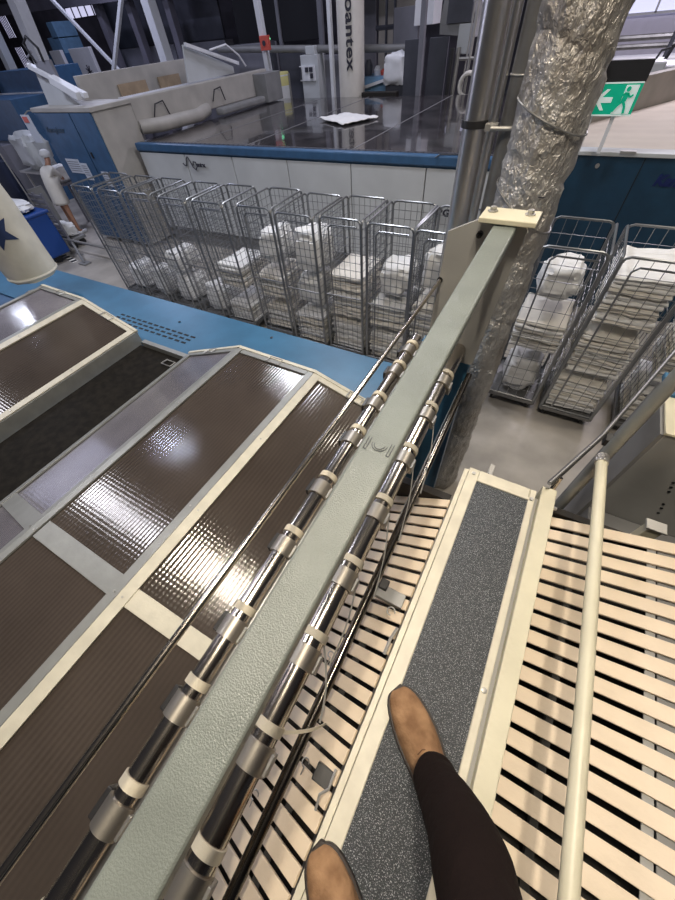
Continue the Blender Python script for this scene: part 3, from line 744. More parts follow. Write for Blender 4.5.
names = ['leftmost roll cage, by the blue cabinet', 'second roll cage from the left', 'third roll cage from the left', 'fourth roll cage from the left', 'fifth roll cage from the left',
         'sixth roll cage from the left', 'seventh roll cage from the left', 'eighth roll cage from the left', 'ninth roll cage from the left', 'tenth roll cage, beside the steel pipes']
xs = [-7.13, -6.42, -5.80, -5.05, -4.42, -3.67, -3.02, -2.43, -1.82, -1.26]
cont = [[('c', B0, .40)], [('c', B0, .46)], [('c', B0, .42), ('c', .70, .30)], [('c', B0, .42)], [('s', B0, 6), ('s', .72, 7)],
        [('s', B0, 8), ('s', .68, 7), ('c', 1.15, .36)], [('s', B0, 9), ('c', .68, .38), ('c', 1.15, .46)], [('s', B0, 9), ('s', .66, 12)], [('s', B0, 8), ('s', .62, 7), ('c', 1.02, .34)],
        [('s', B0, 8), ('s', .65, 9), ('c', 1.20, .40)]]
for i in range(10):
    place_cage('A', xs[i] + CW / 2, YF + random.uniform(-.03, .05), names[i], cont[i], random.uniform(-.02, .02))
place_cage('B', .165, YF, 'roll cage just right of the foil pipe', [('c', B0, .42), ('s', .80, 7), ('c', 1.32, .28)])
place_cage('B', .785, YF - .02, 'second roll cage right of the foil pipe', [('s', B0, 9), ('s', .70, 9), ('s', 1.24, 10)])
place_cage('B', 1.55, YF + .05, 'roll cage at right edge behind guard rail', [('s', B0, 9), ('s', .72, 8), ('c', 1.2, .3)])
for q in slabs + crs:
    if q.name not in used_first: bpy.data.objects.remove(q)
# blue plastic item between cages and rollers
bb = thing('blue_crate', 'bright blue plastic crate standing beside the tenth roll cage', 'crate', (-.62, 3.55, 0))
MB().box(-.72, -.50, 3.40, 3.70, 0, .55).build('body', M['bin_blue'], bb, bevel=.01)
MB().box(-.73, -.49, 3.39, 3.71, .55, .58).build('rim', M['bin_blue'], bb, bevel=.005)

# --------------------------------------------------------------- ironer behind the cages
ir = thing('ironer', 'wide flatwork ironer with glossy dark hood and blue rim behind the cages', 'laundry machine', (-4.5, 8.5, 0))
def skew(x, y): return y + (x + 5) * .008      # slight yaw
def SB(x0, x1, y0, y1, z0, z1, mb=None):
    mb = mb or MB(); return mb.hexa([(x0, skew(x0, y0), z0), (x1, skew(x1, y0), z0), (x0, skew(x0, y1), z0), (x1, skew(x1, y1), z0), (x0, skew(x0, y0), z1), (x1, skew(x1, y0), z1), (x0, skew(x0, y1), z1), (x1, skew(x1, y1), z1)])
SB(-8.48, -.72, 6.3, 11.5, .0, 1.83).build('body', M['machine_grey'], ir)
SB(-8.50, -.70, 6.32, 11.55, 1.855, 1.875).build('hood_top', M['gtop'], ir)
SB(-8.52, -.69, 6.19, 6.32, 1.75, 1.877).build('blue_rim', M['blue_cab'], ir, bevel=.02)
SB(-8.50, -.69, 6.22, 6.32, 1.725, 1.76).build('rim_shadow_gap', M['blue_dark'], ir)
ps = [-8.49, -7.15, -5.9, -4.63, -3.36, -2.08, -.72]
for a, b in zip(ps[:-1], ps[1:]): SB(a + .008, b - .008, 6.21, 6.30, .35, 1.725).build('front_panel', M['white_panel'], ir, bevel=.006)
sm = MB()
for x in (-7.0, -5.6, -3.4): SB(x - .01, x + .01, 6.33, 11.5, 1.874, 1.879, sm)
sm.build('hood_seams', M['seam'], ir)
rv = MB(); SB(-8.3, -.8, 6.34, 6.39, 1.8745, 1.877, rv)
for k in range(60):
    x = -8.2 + k * .12; rv.box(x - .012, x + .012, skew(x, 6.35), skew(x, 6.38), 1.875, 1.882)
rv.build('rivets', M['dark_grey'], ir)
lg = MB()
pts = [(-6.56, 1.49), (-6.52, 1.46), (-6.47, 1.46), (-6.43, 1.56), (-6.38, 1.60), (-6.33, 1.52), (-6.30, 1.44), (-6.24, 1.40), (-6.18, 1.45), (-6.19, 1.52), (-6.25, 1.53), (-6.28, 1.47)]
lg.tube([(x - .68, 6.175, z + .10) for x, z in pts], .011, 6)
lg.build('logo_squiggle', M['ink_dark'], ir)
text_mesh('logo_text', 'antex', .10, M['ink_dark'], ir, basis((-6.84, 6.165, 1.555), (1, .0, 0), (0, 0, 1), (0, -1, 0)), extrude=.004, bold=.004)
text_mesh('panel_text', 'BBG', .13, M['ink_dark'], ir, basis((-1.90, 6.20, 1.15), (1, .0, 0), (0, 0, 1), (0, -1, 0)), extrude=.004, bold=.006, sx=1.2)
MB().tube([(-1.95, 6.19, 1.86), (-1.9, 6.22, 1.89), (-1.6, 6.3, 1.885), (-1.3, 6.22, 1.885)], .008, 6).build('cable', M['cable'], ir)
# cloth left on the hood
def cloth_grid(poly, z, name, m, seed, amp, n=18):
    (a, b, c, d) = [Vector(p) for p in poly]; vs = []; fs = []
    for j in range(n + 1):
        for i in range(n + 1):
            u, v = i / n, j / n; p = a.lerp(b, u).lerp(d.lerp(c, u), v)
            vs.append((p.x, p.y, z + .01 + amp * (1 + noise.noise(Vector((u * 5, v * 5, seed))) + .5 * noise.noise(Vector((u * 11, v * 11, seed))))))
    for j in range(n):
        for i in range(n): q = j * (n + 1) + i; fs.append((q, q + 1, q + n + 2, q + n + 1))
    o = MB().add(vs, fs).build(name, m, None, smooth=True)
    s = o.modifiers.new('t', 'SOLIDIFY'); s.thickness = .012; return o
o = cloth_grid([(-5.35, 8.55), (-4.45, 8.00), (-4.05, 8.75), (-5.05, 9.15)], 1.878, 'cloth', M['linen'], 3.0, .03)
tag(o, 'white cloth lying crumpled on the glossy dark ironer hood', 'cloth')

# --------------------------------------------------------------- feeder machine on the left
fd = thing('feeder_machine', 'sheet feeding machine with tall blue double-door cabinet at its near end', 'laundry machine', (-9.7, 8, 0))
MB().box(-10.62, -8.66, 5.62, 6.55, .08, 2.42).build('cabinet', M['machine_cream'], fd, bevel=.005)
MB().box(-10.66, -8.62, 5.58, 6.55, 2.42, 2.49).build('top_plate', M['machine_cream'], fd, bevel=.01)
d1 = MB().box(-10.60, -9.37, 5.58, 5.62, .12, 2.41).build('door', M['blue_cab'], fd, bevel=.004)
d2 = MB().box(-9.34, -8.68, 5.58, 5.62, .12, 2.41).build('door', M['blue_cab'], fd, bevel=.004)
MB().box(-9.26, -9.22, 5.56, 5.58, 1.72, 1.82).build('lock', M['blackp'], d2)
text_mesh('door_text', 'Kannegiesser', .12, M['blue_dark'], d1, basis((-10.45, 5.575, 2.12), (1, 0, 0), (0, 0, 1), (0, -1, 0)), extrude=.003, shear=.2, bold=.003, sx=1.0)
for (x0, x1, z0, z1, dd) in ((-10.34, -9.86, 1.43, 1.68, d1), (-9.86, -9.62, 1.32, 1.62, d1), (-9.22, -8.98, 1.24, 1.50, d2)):
    pp = MB().box(x0, x1, 5.572, 5.578, z0, z1).build('notice', M['paper'], dd)
    tl = MB()
    for k in range(5): tl.box(x0 + .03, x1 - .04, 5.569, 5.572, z1 - .05 - k * .04, z1 - .043 - k * .04)
    tl.build('print', M['ink_dark'], pp)
MB().box(-8.85, -8.66, 6.55, 11.3, 2.02, 2.49).build('front_beam', M['machine_cream'], fd, bevel=.02)
MB().box(-10.1, -10.0, 6.5, 10.4, 2.2, 2.84).build('back_wall', M['machine_cream'], fd, bevel=.01)
MB().box(-10.0, -8.85, 6.55, 10.9, 2.3, 2.38).build('feed_bed', M['machine_grey'], fd)
gr = MB()
for k in range(46): y = 6.9 + k * .07; gr.box(-9.45, -8.86, y, y + .03, 2.40, 2.47)
gr.build('feed_grid', M['white'], fd)
for (y0, y1) in ((7.4, 8.2), (8.6, 9.3)): MB().box(-9.985, -9.95, y0, y1, 2.42, 2.62).build('liner', M['brownish'], fd)
MB().box(-8.95, -8.25, 10.65, 11.35, 1.90, 2.44).build('end_block', M['machine_grey'], fd, bevel=.01)
MB().tube([(-8.7, 6.6, 2.05), (-8.5, 7.0, 2.03), (-8.5, 8.2, 2.01), (-8.7, 8.7, 2.04)], .12, 12).build('air_hose', M['machine_cream'], fd, smooth=True)
MB().box(-8.62, -8.35, 8.9, 11.0, 1.9, 2.03).build('lower_trunk', M['machine_grey'], fd, bevel=.04)
MB().prism([(-10.45, 2.49), (-9.35, 2.49), (-9.55, 2.6), (-10.3, 3.06)], 'y', 5.90, 5.94).build('wing_plate', M['white_panel'], fd)
MB().bar((-10.35, 5.86, 3.05), (-8.95, 5.86, 2.62), .10, .08).bar((-9.7, 5.80, 2.86), (-9.05, 5.80, 2.62), .16, .12).build('wing_rail', M['white'], fd, bevel=.01)
MB().prism([(8.6, 2.5), (10.3, 2.5), (10.3, 2.62), (8.75, 3.08)], 'x', -9.0, -8.96).build('wing_plate', M['white_panel'], fd)
MB().bar((-8.9, 8.75, 3.08), (-8.85, 10.4, 2.66), .06, .06).tube([(-8.8, 9.4, 2.95), (-8.7, 9.9, 3.0), (-8.7, 10.3, 2.8), (-8.7, 10.5, 2.6)], .02, 6).build('wing_rail', M['white'], fd)
MB().tube([(-10.30, 5.9, 3.02), (-10.35, 5.9, 3.15), (-10.1, 5.9, 3.22)], .02, 6).box(-10.12, -9.62, 5.86, 5.92, 2.86, 3.10).build('control_panel', M['mid_grey'], fd)
hz_ = MB().tube([(-10.05, 5.85, 3.08), (-10.15, 5.85, 3.32), (-9.95, 5.85, 3.40), (-9.75, 5.85, 3.25), (-9.78, 5.85, 3.08)], .022, 8)
hz_.build('cable_loop', M['cable'], fd)
for y in (7.0, 8.9): MB().tube([(-8.62, y, 2.15), (-8.58, y + .1, 2.34), (-8.6, y + .35, 2.36), (-8.62, y + .45, 2.12)], .013, 6).build('cable', M['cable'], fd)

# --------------------------------------------------------------- worker, cart, bundles at left
wkx, wky = -11.7, 5.62
w = thing('person', 'person in white smock bending over white linen beside the blue cabinet', 'person', (wkx, wky, 0))
V = lambda x, y, z: (wkx + x, wky + y, z)
vv = [V(0, .02, .92), V(0, .04, 1.12), V(-.03, .16, 1.34), V(-.05, .22, 1.44), V(-.06, .28, 1.51), V(-.10, .33, 1.60),
      V(.10, .18, 1.37), V(.02, .36, 1.14), V(-.20, .46, 1.16), V(-.28, .48, 1.17),
      V(-.18, .12, 1.37), V(-.34, .22, 1.16), V(-.40, .42, 1.18), V(-.42, .48, 1.19),
      V(.08, .02, .88), V(.09, .0, .48), V(.10, -.02, .09), V(.06, .10, .04),
      V(-.08, .02, .88), V(-.09, .02, .48), V(-.09, -.01, .09), V(-.12, .11, .04)]
ee = [(0, 1), (1, 2), (2, 3), (3, 4), (4, 5), (2, 6), (6, 7), (7, 8), (8, 9), (2, 10), (10, 11), (11, 12), (12, 13), (0, 14), (14, 15), (15, 16), (16, 17), (0, 18), (18, 19), (19, 20), (20, 21)]
rr = [.13, .11, .12, .06, .055, .085, .05, .04, .03, .03, .05, .04, .03, .03, .085, .058, .042, .03, .085, .058, .042, .03]
skin('body', vv, ee, rr, M['skin'], w)
sv = [V(0, .0, .66), V(0, .02, .95), V(0, .05, 1.15), V(-.03, .16, 1.34), V(-.05, .20, 1.42), V(.10, .19, 1.36), V(.03, .33, 1.18), V(-.18, .13, 1.36), V(-.31, .20, 1.19)]
skin('smock', sv, [(0, 1), (1, 2), (2, 3), (3, 4), (3, 5), (5, 6), (3, 7), (7, 8)], [.23, .20, .18, .17, .09, .085, .07, .085, .07], M['linen_warm'], w, root=1)
MB().lathe([(.02, 1.735), (.08, 1.715), (.112, 1.66), (.112, 1.62), (.095, 1.585)][::-1], wkx - .09, wky + .32, 16).build('cap', M['linen'], w, smooth=True)
for dx in (.08, -.11):
    MB().box(wkx + dx - .05, wkx + dx + .05, wky - .08, wky + .19, 0, .075).build('shoe', M['white'], w, bevel=.03, seg=3)
def blob(name, m, label, cat, loc, w_, d_, h_, seed, group=None):
    o = crumple(seed, w_, d_, h_).build(name, m, None, smooth=True); o.location = loc; return tag(o, label, cat, group)
ct = thing('linen_cart', 'grey louvred linen cart between the blue bin and the cabinet', 'cart', (-11.05, 5.0, 0))
cb = MB()
for k in range(9): cb.box(-11.40, -10.70, 4.80, 4.83, .30 + k * .10, .355 + k * .10)
for x in (-11.40, -11.05, -10.70): cb.box(x - .02, x + .02, 4.79, 4.84, .2, 1.2)
cb.build('side_grille', M['mid_grey'], ct)
MB().box(-11.41, -10.70, 4.82, 5.25, .16, .22).build('base', M['machine_grey'], ct, bevel=.01)
MB().box(-11.44, -11.40, 4.8, 5.25, .2, 1.2).build('end_panel', M['machine_grey'], ct)
for x in (-11.30, -10.8):
    for y in (4.9, 5.15): MB().tube([(x - .02, y, .08), (x + .02, y, .08)], .078, 14).build('wheel', M['blackp'], ct)
blob('linen_bundle', M['linen'], 'white crumpled linen heaped on the side table, in front of the person', 'linen bundle', (-12.12, 6.2, 1.0), .36, .42, .34, 4.4)
blob('linen_bundle', M['linen'], 'white linen lying on the cart base under the person', 'linen bundle', (-11.05, 5.04, .22), .5, .36, .3, 9.4)
bn = thing('blue_bin', 'deep blue plastic bin filled with pale cloth beside the cart', 'bin', (-10.8, 4.2, 0))
MB().box(-11.55, -10.25, 3.98, 4.5, .15, .98).build('body', M['bin_blue'], bn, bevel=.04)
MB().box(-11.59, -10.21, 3.94, 4.54, .96, 1.02).build('rim', M['bin_blue'], bn, bevel=.02)
for x in (-11.4, -10.4): MB().tube([(x - .02, 4.2, .075), (x + .02, 4.2, .075)], .075, 14).build('wheel', M['blackp'], bn)
blob('linen_bundle', M['linen'], 'pale cloth piled on top of the blue bin', 'linen bundle', (-10.9, 4.24, 1.02), 1.05, .42, .17, 2.2)
blob('plastic_bag', M['white_panel'], 'big translucent pale bag standing behind the bending person', 'bag', (-12.85, 6.25, 1.24), .85, .6, .72, 7.2)
tb = thing('table', 'low steel side table carrying the translucent pale bag', 'table', (-12.8, 6.2, 0))
MB().box(-13.5, -12.35, 5.9, 6.6, 1.2, 1.24).build('tabletop', M['silver'], tb)
for x in (-13.4, -12.45):
    for y in (6.0, 6.5): MB().box(x - .02, x + .02, y - .02, y + .02, 0, 1.2).build('leg', M['silver'], tb)
st_ = thing('small_table', 'small grey side table under the white linen heap', 'table', (-12.15, 6.0, 0))
MB().box(-12.32, -11.9, 6.0, 6.5, .96, 1.0).build('tabletop', M['mid_grey'], st_)
for x in (-12.28, -11.95): MB().box(x - .02, x + .02, 6.3, 6.34, 0, .96).build('leg', M['mid_grey'], st_)
gm = thing('garment_rack', 'steel garment rack at left edge holding the dark navy garment', 'rack', (-11.8, 4.75, 0))
MB().tube([(-12.5, 4.75, 0), (-12.5, 4.75, 1.90), (-11.22, 4.75, 1.90), (-11.22, 4.75, 0)], .016, 8).build('frame', M['silver'], gm)
o = blob('garment', M['navy'], 'dark navy garment hanging from the rack at the left edge', 'garment', (-11.72, 4.75, .92), .80, .22, .97, 11.1)
ll = thing('low_barrier', 'low steel tube barrier on the floor near the striped tape', 'barrier', (-10.2, 5.0, 0))
MB().tube([(-10.7, 4.70, 0.0), (-10.7, 4.70, .30), (-8.1, 4.70, .30), (-8.1, 4.70, 0)], .035, 10).build('tube', M['silver'], ll, smooth=True)
MB().tube([(-10.4, 4.70, .30), (-9.65, 4.35, .02)], .03, 8).build('strut', M['machine_grey'], ll, smooth=True)
MB().box(-9.78, -9.52, 4.27, 4.45, 0, .03).build('foot', M['machine_grey'], ll)
nt_ = thing('wall_notice', 'white notice sheet with red heading hung beside the blue cabinet', 'notice', (-10.85, 5.5, 1.5))
MB().box(-11.02, -10.70, 5.50, 5.51, 1.95, 2.40).build('sheet', M['paper'], nt_)
MB().box(-10.98, -10.8, 5.49, 5.50, 2.28, 2.37).build('heading', M['red'], nt_)
MB().tube([(-10.85, 5.51, 2.40), (-10.75, 5.56, 2.45), (-10.63, 5.60, 2.45)], .01, 6).build('hanger', M['silver'], nt_)

# hanging printed laundry bag
lb = thing('laundry_bag', 'off-white laundry bag with blue star print hanging at the left edge', 'bag', (-4.85, 1.65, 1.7))
vs_, fs_ = [], []; n = 36
for j in range(36):
    z = 1.74 + j * .05
    for k in range(n):
        a = 2 * PI * k / n; c, s = math.cos(a), math.sin(a); r = .235 * (1 + .05 * noise.noise(Vector((c * 1.5, s * 1.5, z * 2))) + .03 * noise.noise(Vector((c * 4, s * 4, z * 5))))
        r *= .965 if j == 0 else 1
        if j > 20: r *= 1 + (j - 20) * .012
        vs_.append((-4.74 + r * c, 1.60 + r * s, z + (.03 * noise.noise(Vector((c * 2, s * 2, 1))) if j < 2 else 0)))
for j in range(35):
    for k in range(n): fs_.append((j * n + k, j * n + (k + 1) % n, (j + 1) * n + (k + 1) % n, (j + 1) * n + k))
fs_.append(tuple(range(n))[::-1])
MB().add(vs_, fs_).build('cloth', M['bag'], lb, smooth=True)
st = MB(); cz, ca = 2.20, -.50
def bagpt(u, dz, lift=.006):
    an = ca + u / .24; c, s_ = math.cos(an), math.sin(an); z = cz + dz
    r_ = .235 * (1 + .05 * noise.noise(Vector((c * 1.5, s_ * 1.5, z * 2))) + .03 * noise.noise(Vector((c * 4, s_ * 4, z * 5)))) + lift
    return (-4.74 + r_ * c, 1.60 + r_ * s_, z)
NR = 8; corners = []
for k in range(10):
    rr_ = .15 if k % 2 == 0 else .066; a = PI / 2 + k * PI / 5 + .3; corners.append(Vector((rr_ * math.cos(a), rr_ * math.sin(a))))
rim_ = []
for k in range(10):
    for q in range(4): rim_.append(corners[k].lerp(corners[(k + 1) % 10], q / 4))
sv_ = [bagpt(0, 0)]; sf_ = []
for g in range(1, NR + 1):
    for p in rim_: sv_.append(bagpt(p.x * g / NR, p.y * g / NR))
nn_ = len(rim_)
for k in range(nn_): sf_.append((0, 1 + k, 1 + (k + 1) % nn_))
for g in range(NR - 1):
    for k in range(nn_):
        a = 1 + g * nn_ + k; b = 1 + g * nn_ + (k + 1) % nn_; sf_.append((a, a + nn_, b + nn_, b))
st.add(sv_, sf_)
so = st.build('star_print', M['ink_blue'], lb); sm_ = so.modifiers.new('t', 'SOLIDIFY'); sm_.thickness = .004
MB().lathe([(.238, 1.755), (.245, 1.77), (.238, 1.785)], -4.74, 1.60, 36).build('hem', M['bag'], lb, smooth=True)
MB().tube([(-4.74, 1.60, 3.45), (-4.74, 1.60, 5.2)], .03, 8).build('hanger', M['silver'], lb)

# --------------------------------------------------------------- far background, left
def simple(name, label, cat, m, boxes, group=None, bevel=.01):
    mb = MB(); xs_ = [b[0] for b in boxes]
    t = thing(name, label, cat, ((boxes[0][0] + boxes[0][1]) / 2, (boxes[0][2] + boxes[0][3]) / 2, 0 if boxes[0][4] < .3 else boxes[0][4]), group)
    for b in boxes: mb.box(*b)
    mb.build('body', m, t, bevel=bevel); return t
def column(name, label, p, q, wd, m, group=None):
    t = thing(name, label, 'column' if group is None else group[1], p, group[0] if group else None)
    MB().bar(p, q, wd, wd, up=(0, 1, 0)).build('profile', m, t, bevel=.01); return t
COLG = ('white steel columns and braces', 'steel column')
column('steel_column', 'white steel column standing left of the black screen, behind the feeder', (-12.55, 11.5, 0), (-12.75, 11.5, 6), .30, M['white'], COLG)
column('steel_column', 'wide white steel column at the top left, above the control panel', (-15.4, 8.8, 0), (-14.2, 8.8, 6), .32, M['white'], COLG)
column('steel_column', 'pale steel column at the far left edge of the hall', (-19.2, 8.6, 0), (-17.6, 8.6, 6), .26, M['white_panel'], COLG)
column('steel_column', 'pale steel column between the two bright windows at far left', (-19.4, 10, 0), (-18.2, 10, 6), .26, M['white_panel'], COLG)
column('diagonal_brace', 'thin white diagonal brace falling to the right at top left', (-17.3, 11.6, 4.3), (-14.9, 11.6, 2.35), .09, M['white'], COLG)
column('diagonal_brace', 'thin white diagonal brace rising to the right, meeting the other brace', (-13.3, 11.4, 4.3), (-15.6, 11.4, 2.35), .10, M['white'], COLG)
column('steel_column', 'narrow white post carrying a red box', (-8.72, 11.6, 0), (-8.93, 11.6, 6), .15, M['white'], COLG)
rb = thing('alarm_box', 'small red alarm box on the narrow white post', 'alarm box', (-8.6, 11.5, 2.9)); MB().box(-8.83, -8.55, 11.42, 11.525, 2.80, 3.06).build('case', M['red'], rb, bevel=.01)
MB().tube([(-8.69, 11.40, 2.93), (-8.69, 11.42, 2.93)], .05, 12).build('button', M['ink_dark'], rb)
column('steel_column', 'very thin white pipe just left of the lettered white column', (-6.72, 11.6, 0), (-6.72, 11.6, 6), .10, M['white'], COLG)
column('steel_column', 'grey square post in front of the two dark doors', (-4.30, 11.7, 0), (-4.38, 11.7, 6), .12, M['mid_grey'], COLG)
# lettered column
lc_ = thing('lettered_column', 'round off-white column with dark vertical lettering behind the ironer', 'column', (-6.36, 12.0, 0))
MB().lathe([(.34, 0), (.34, 6)], -6.36, 12.0, 36).build('shaft', M['linen_warm'], lc_, smooth=True)
an_ = -1.13
nv = Vector((math.cos(an_), math.sin(an_), 0)); hv = Vector((-math.sin(an_), math.cos(an_), 0))
lo = Vector((-6.36, 12.0, 3.50)) + nv * .352 - hv * .10
text_mesh('lettering', 'oantex', .30, M['ink_dark'], lc_, basis(lo, (0, 0, -1), hv, nv), extrude=.004, bold=.007, sx=1.32, space=1.05)

scr = simple('dark_screen', 'wide dark grey sheet panel high above the feeder', 'panel', M['dark_grey'], [(-20.6, -14.05, 16, 16.1, 3.03, 4.3)])
simple('grey_cabinet_row', 'long grey cabinet row below the dark sheet panel', 'cabinet', M['mid_grey'], [(-20.3, -16.7, 15.8, 16.3, 0, 3.02), (-16.66, -13.9, 15.8, 16.3, 0, 3.0)])
sc2 = simple('black_screen', 'tall black curtain screen behind the narrow white post', 'screen', M['black_cloth'], [(-11.7, -10.0, 14, 14.1, 2.88, 6), (-9.9, -8.5, 14, 14.1, 2.85, 6)])
MB().box(-10.0, -9.9, 13.95, 14.05, 1, 6).box(-8.5, -8.35, 13.95, 14.05, 1, 6).build('frame', M['mid_grey'], sc2)
simple('grey_cabinet', 'plain grey cabinet left of the post with the red box', 'cabinet', M['mid_grey'], [(-11.6, -10.0, 13.2, 13.8, 0, 2.9)])
simple('grey_cabinet', 'dark grey cabinet behind the yellow and white sack', 'cabinet', M['dark_grey'], [(-9.4, -8.55, 13.0, 13.5, 0, 2.72)])
simple('grey_cabinet', 'light grey cabinet left of the lettered column', 'cabinet', M['mid_grey'], [(-7.92, -7.10, 12.9, 13.4, 0, 2.56)])
dm = simple('dispenser', 'white upright control unit with dark switches behind the ironer', 'control unit', M['white_panel'], [(-8.30, -7.72, 12.5, 12.9, 0, 2.62), (-8.1, -7.8, 12.5, 12.8, 2.62, 2.78)])
MB().box(-8.34, -7.82, 12.46, 12.5, 2.12, 2.42).build('face', M['white'], dm)
MB().box(-8.13, -8.03, 12.43, 12.46, 2.30, 2.39).box(-7.99, -7.88, 12.43, 12.46, 2.30, 2.39).box(-7.97, -7.88, 12.43, 12.46, 2.17, 2.27).box(-8.32, -8.27, 12.43, 12.46, 2.15, 2.40).build('switches', M['ink_dark'], dm)
yb = thing('laundry_sack', 'white sack with yellow top on a stand behind the ironer', 'sack', (-9.0, 12.4, 0))
MB().lathe([(.20, .9), (.25, 1.5), (.27, 2.0), (.26, 2.28)], -9.0, 12.4, 14).build('sack', M['linen'], yb, smooth=True)
MB().lathe([(.265, 2.0), (.275, 2.2), (.24, 2.33)], -9.0, 12.4, 14).build('lid', M['yellow'], yb, smooth=True)
for x in (-9.3, -8.7): MB().box(x - .02, x + .02, 12.38, 12.42, 0, 2.3).build('post', M['silver'], yb)
hp = thing('horizontal_pipe', 'long horizontal grey pipe crossing behind the lettered column', 'pipe', (-7.5, 12.6, 2.6))
MB().tube([(-11.5, 12.7, 2.86), (-6.6, 12.7, 2.66), (-4.95, 12.7, 2.60)], .075, 10).build('tube', M['machine_grey'], hp, smooth=True)
MB().tube([(-9.65, 12.9, 2.90), (-9.65, 12.84, 2.90)], .05, 10)
gl = thing('pilot_lamp', 'small green pilot lamp right of the narrow white post', 'lamp', (-9.62, 12.9, 2.9)); MB().lathe([(.03, 2.93), (.05, 2.97), (.03, 3.02)], -9.62, 12.9, 10).build('bulb', M['led'], gl)
MB().box(-9.68, -9.56, 12.9, 13.1, 2.2, 2.93).build('holder', M['dark_grey'], gl)
# bluish machines left
sb = simple('blue_machine', 'low blue machine housing at the far left, under the bright windows', 'laundry machine', M['blue_cab'], [(-18.4, -15.7, 9.0, 10.5, 0, 2.9)])
MB().box(-18.5, -15.4, 8.9, 9.0, 2.30, 2.42).build('trim', M['white'], sb)
simple('blue_machine', 'blue machine side at the left edge above the navy garment', 'laundry machine', M['blue_cab'], [(-17.6, -15.1, 7.5, 8.6, 0, 2.42)])
dd_ = simple('grey_belt_table', 'pale grey sloping belt table beside the navy garment', 'table', M['mid_grey'], [(-17.5, -15.9, 6.9, 7.5, 0, 1.5)])
bt = simple('blue_tower', 'tall pale blue machine tower behind the diagonal brace', 'laundry machine', M['blue_pale'], [(-22.3, -21.5, 14.0, 15, 0, 3.55), (-21.9, -21.5, 14, 15, 3.5, 3.95)])
simple('blue_tower', 'dark blue machine block in front of the white drawing panels', 'laundry machine', M['blue_cab'], [(-22.2, -20.95, 13.5, 14, 0, 3.1)])
for (x0, x1, lab) in ((-21.5, -20.75, 'left white door panel printed with a small drawing'), (-20.15, -18.8, 'right white door panel printed with a small drawing')):
    wp = simple('door_panel', lab, 'panel', M['white'], [(x0, x1, 13.3, 13.45, 0, 3.2)])
    dr_ = MB(); xc = (x0 + x1) / 2 + .15
    for k in range(7):
        a = k * 2 * PI / 7; dr_.bar((xc, 13.28, 2.55), (xc + .17 * math.cos(a), 13.28, 2.58 + .17 * math.sin(a)), .03, .02)
    dr_.build('drawing', M['ink_dark'], wp)
for i, x in enumerate((-19.6, -17.7, -15.6, -11.1)):
    column('dark_pillar', ['dark hall pillar right of the pale blue tower', 'dark hall pillar behind the crossing braces', 'dark hall pillar left of the wide dark panel edge', 'dark hall pillar right of the wide dark panel'][i], (x, 15.2, 0), (x - .25, 15.2, 7), .28, M['wall'], ('dark pillars of the far hall', 'pillar'))
for i, (x0, z0, x1, z1, y) in enumerate([(-45, 5.6, 8, 4.3, 18), (-45, 4.9, -5, 4.1, 15)]):
    tag(MB().bar((x0, y, z0), (x1, y, z1), .3, .3).build('roof_beam', M['wall']), ['dark roof beam crossing the far hall, farther one', 'dark roof beam crossing the far hall, nearer one'][i], 'beam', 'roof beams of the far hall')

# far background, centre and right
simple('wall_panel', 'tall grey-mauve wall panel right of the lettered column', 'panel', M['mid_grey'], [(-8.3, -7.55, 16, 16.1, 0, 5)])
simple('wall_panel', 'tall beige wall panel with thin pipework', 'panel', M['machine_cream'], [(-7.5, -6.3, 16.1, 16.2, 0, 5)])
tp = thing('thin_pipework', 'thin dark pipework on the beige wall panel', 'pipe', (-6.2, 14, 2.5))
MB().tube([(-6.25, 14, 0), (-6.3, 14, 5)], .04, 6).tube([(-6.0, 14, 0), (-6.05, 14, 5)], .04, 6).tube([(-6.6, 14, 2.95), (-5.9, 14, 2.95)], .05, 6).build('tubes', M['dark_grey'], tp)
simple('grey_hopper', 'square grey cabinet box above the long horizontal pipe', 'cabinet', M['mid_grey'], [(-5.82, -5.12, 13.45, 14.0, 0, 3.27)])
simple('white_cylinder_tank', 'pale white tank above the dark doors', 'tank', M['white'], [(-5.15, -4.65, 13.2, 13.8, 2.94, 4.0)])
bb2 = simple('blue_table', 'blue and white worktable seen behind the ironer', 'table', M['blue_pale'], [(-6.62, -5.25, 12.5, 13.4, 1.80, 2.14)])
MB().bar((-6.5, 12.45, 1.9), (-5.4, 12.45, 2.12), .1, .06).build('stripe', M['white'], bb2)
for x in (-6.5, -5.4): MB().box(x - .04, x + .04, 12.55, 12.63, 0, 1.8).build('leg', M['silver'], bb2)
k = 0
for x, c, h in ((-6.3, 'dark_grey', .30), (-6.0, 'white', .18), (-5.8, 'red', .12), (-5.6, 'white', .14)):
    tag(MB().lathe([(.10, 2.14), (.12, 2.14 + h * .6), (.06, 2.14 + h)], x, 12.9, 10).build('container', M[c], smooth=True), ['dark tall container on the blue worktable', 'white container on the blue worktable, beside the dark one', 'small red container on the blue worktable', 'rightmost white container on the blue worktable'][k], 'container', 'containers on the blue worktable'); k += 1
cr_ = blob('draped_towels', M['white'], 'white towels draped over a rack left of the dark doors', 'towels', (-5.2, 12.25, 2.0), .62, .3, .56, 3.3)
rk = thing('towel_rack', 'dark rack under the white draped towels', 'rack', (-5.2, 12.3, 0)); MB().box(-5.45, -4.95, 12.2, 12.35, 0, 2.1).build('frame', M['dark_grey'], rk)
simple('low_cabinet', 'very dark low cabinet edge behind the ironer hood', 'machine', M['under'], [(-5.95, -4.95, 11.75, 11.95, 0, 1.93)])
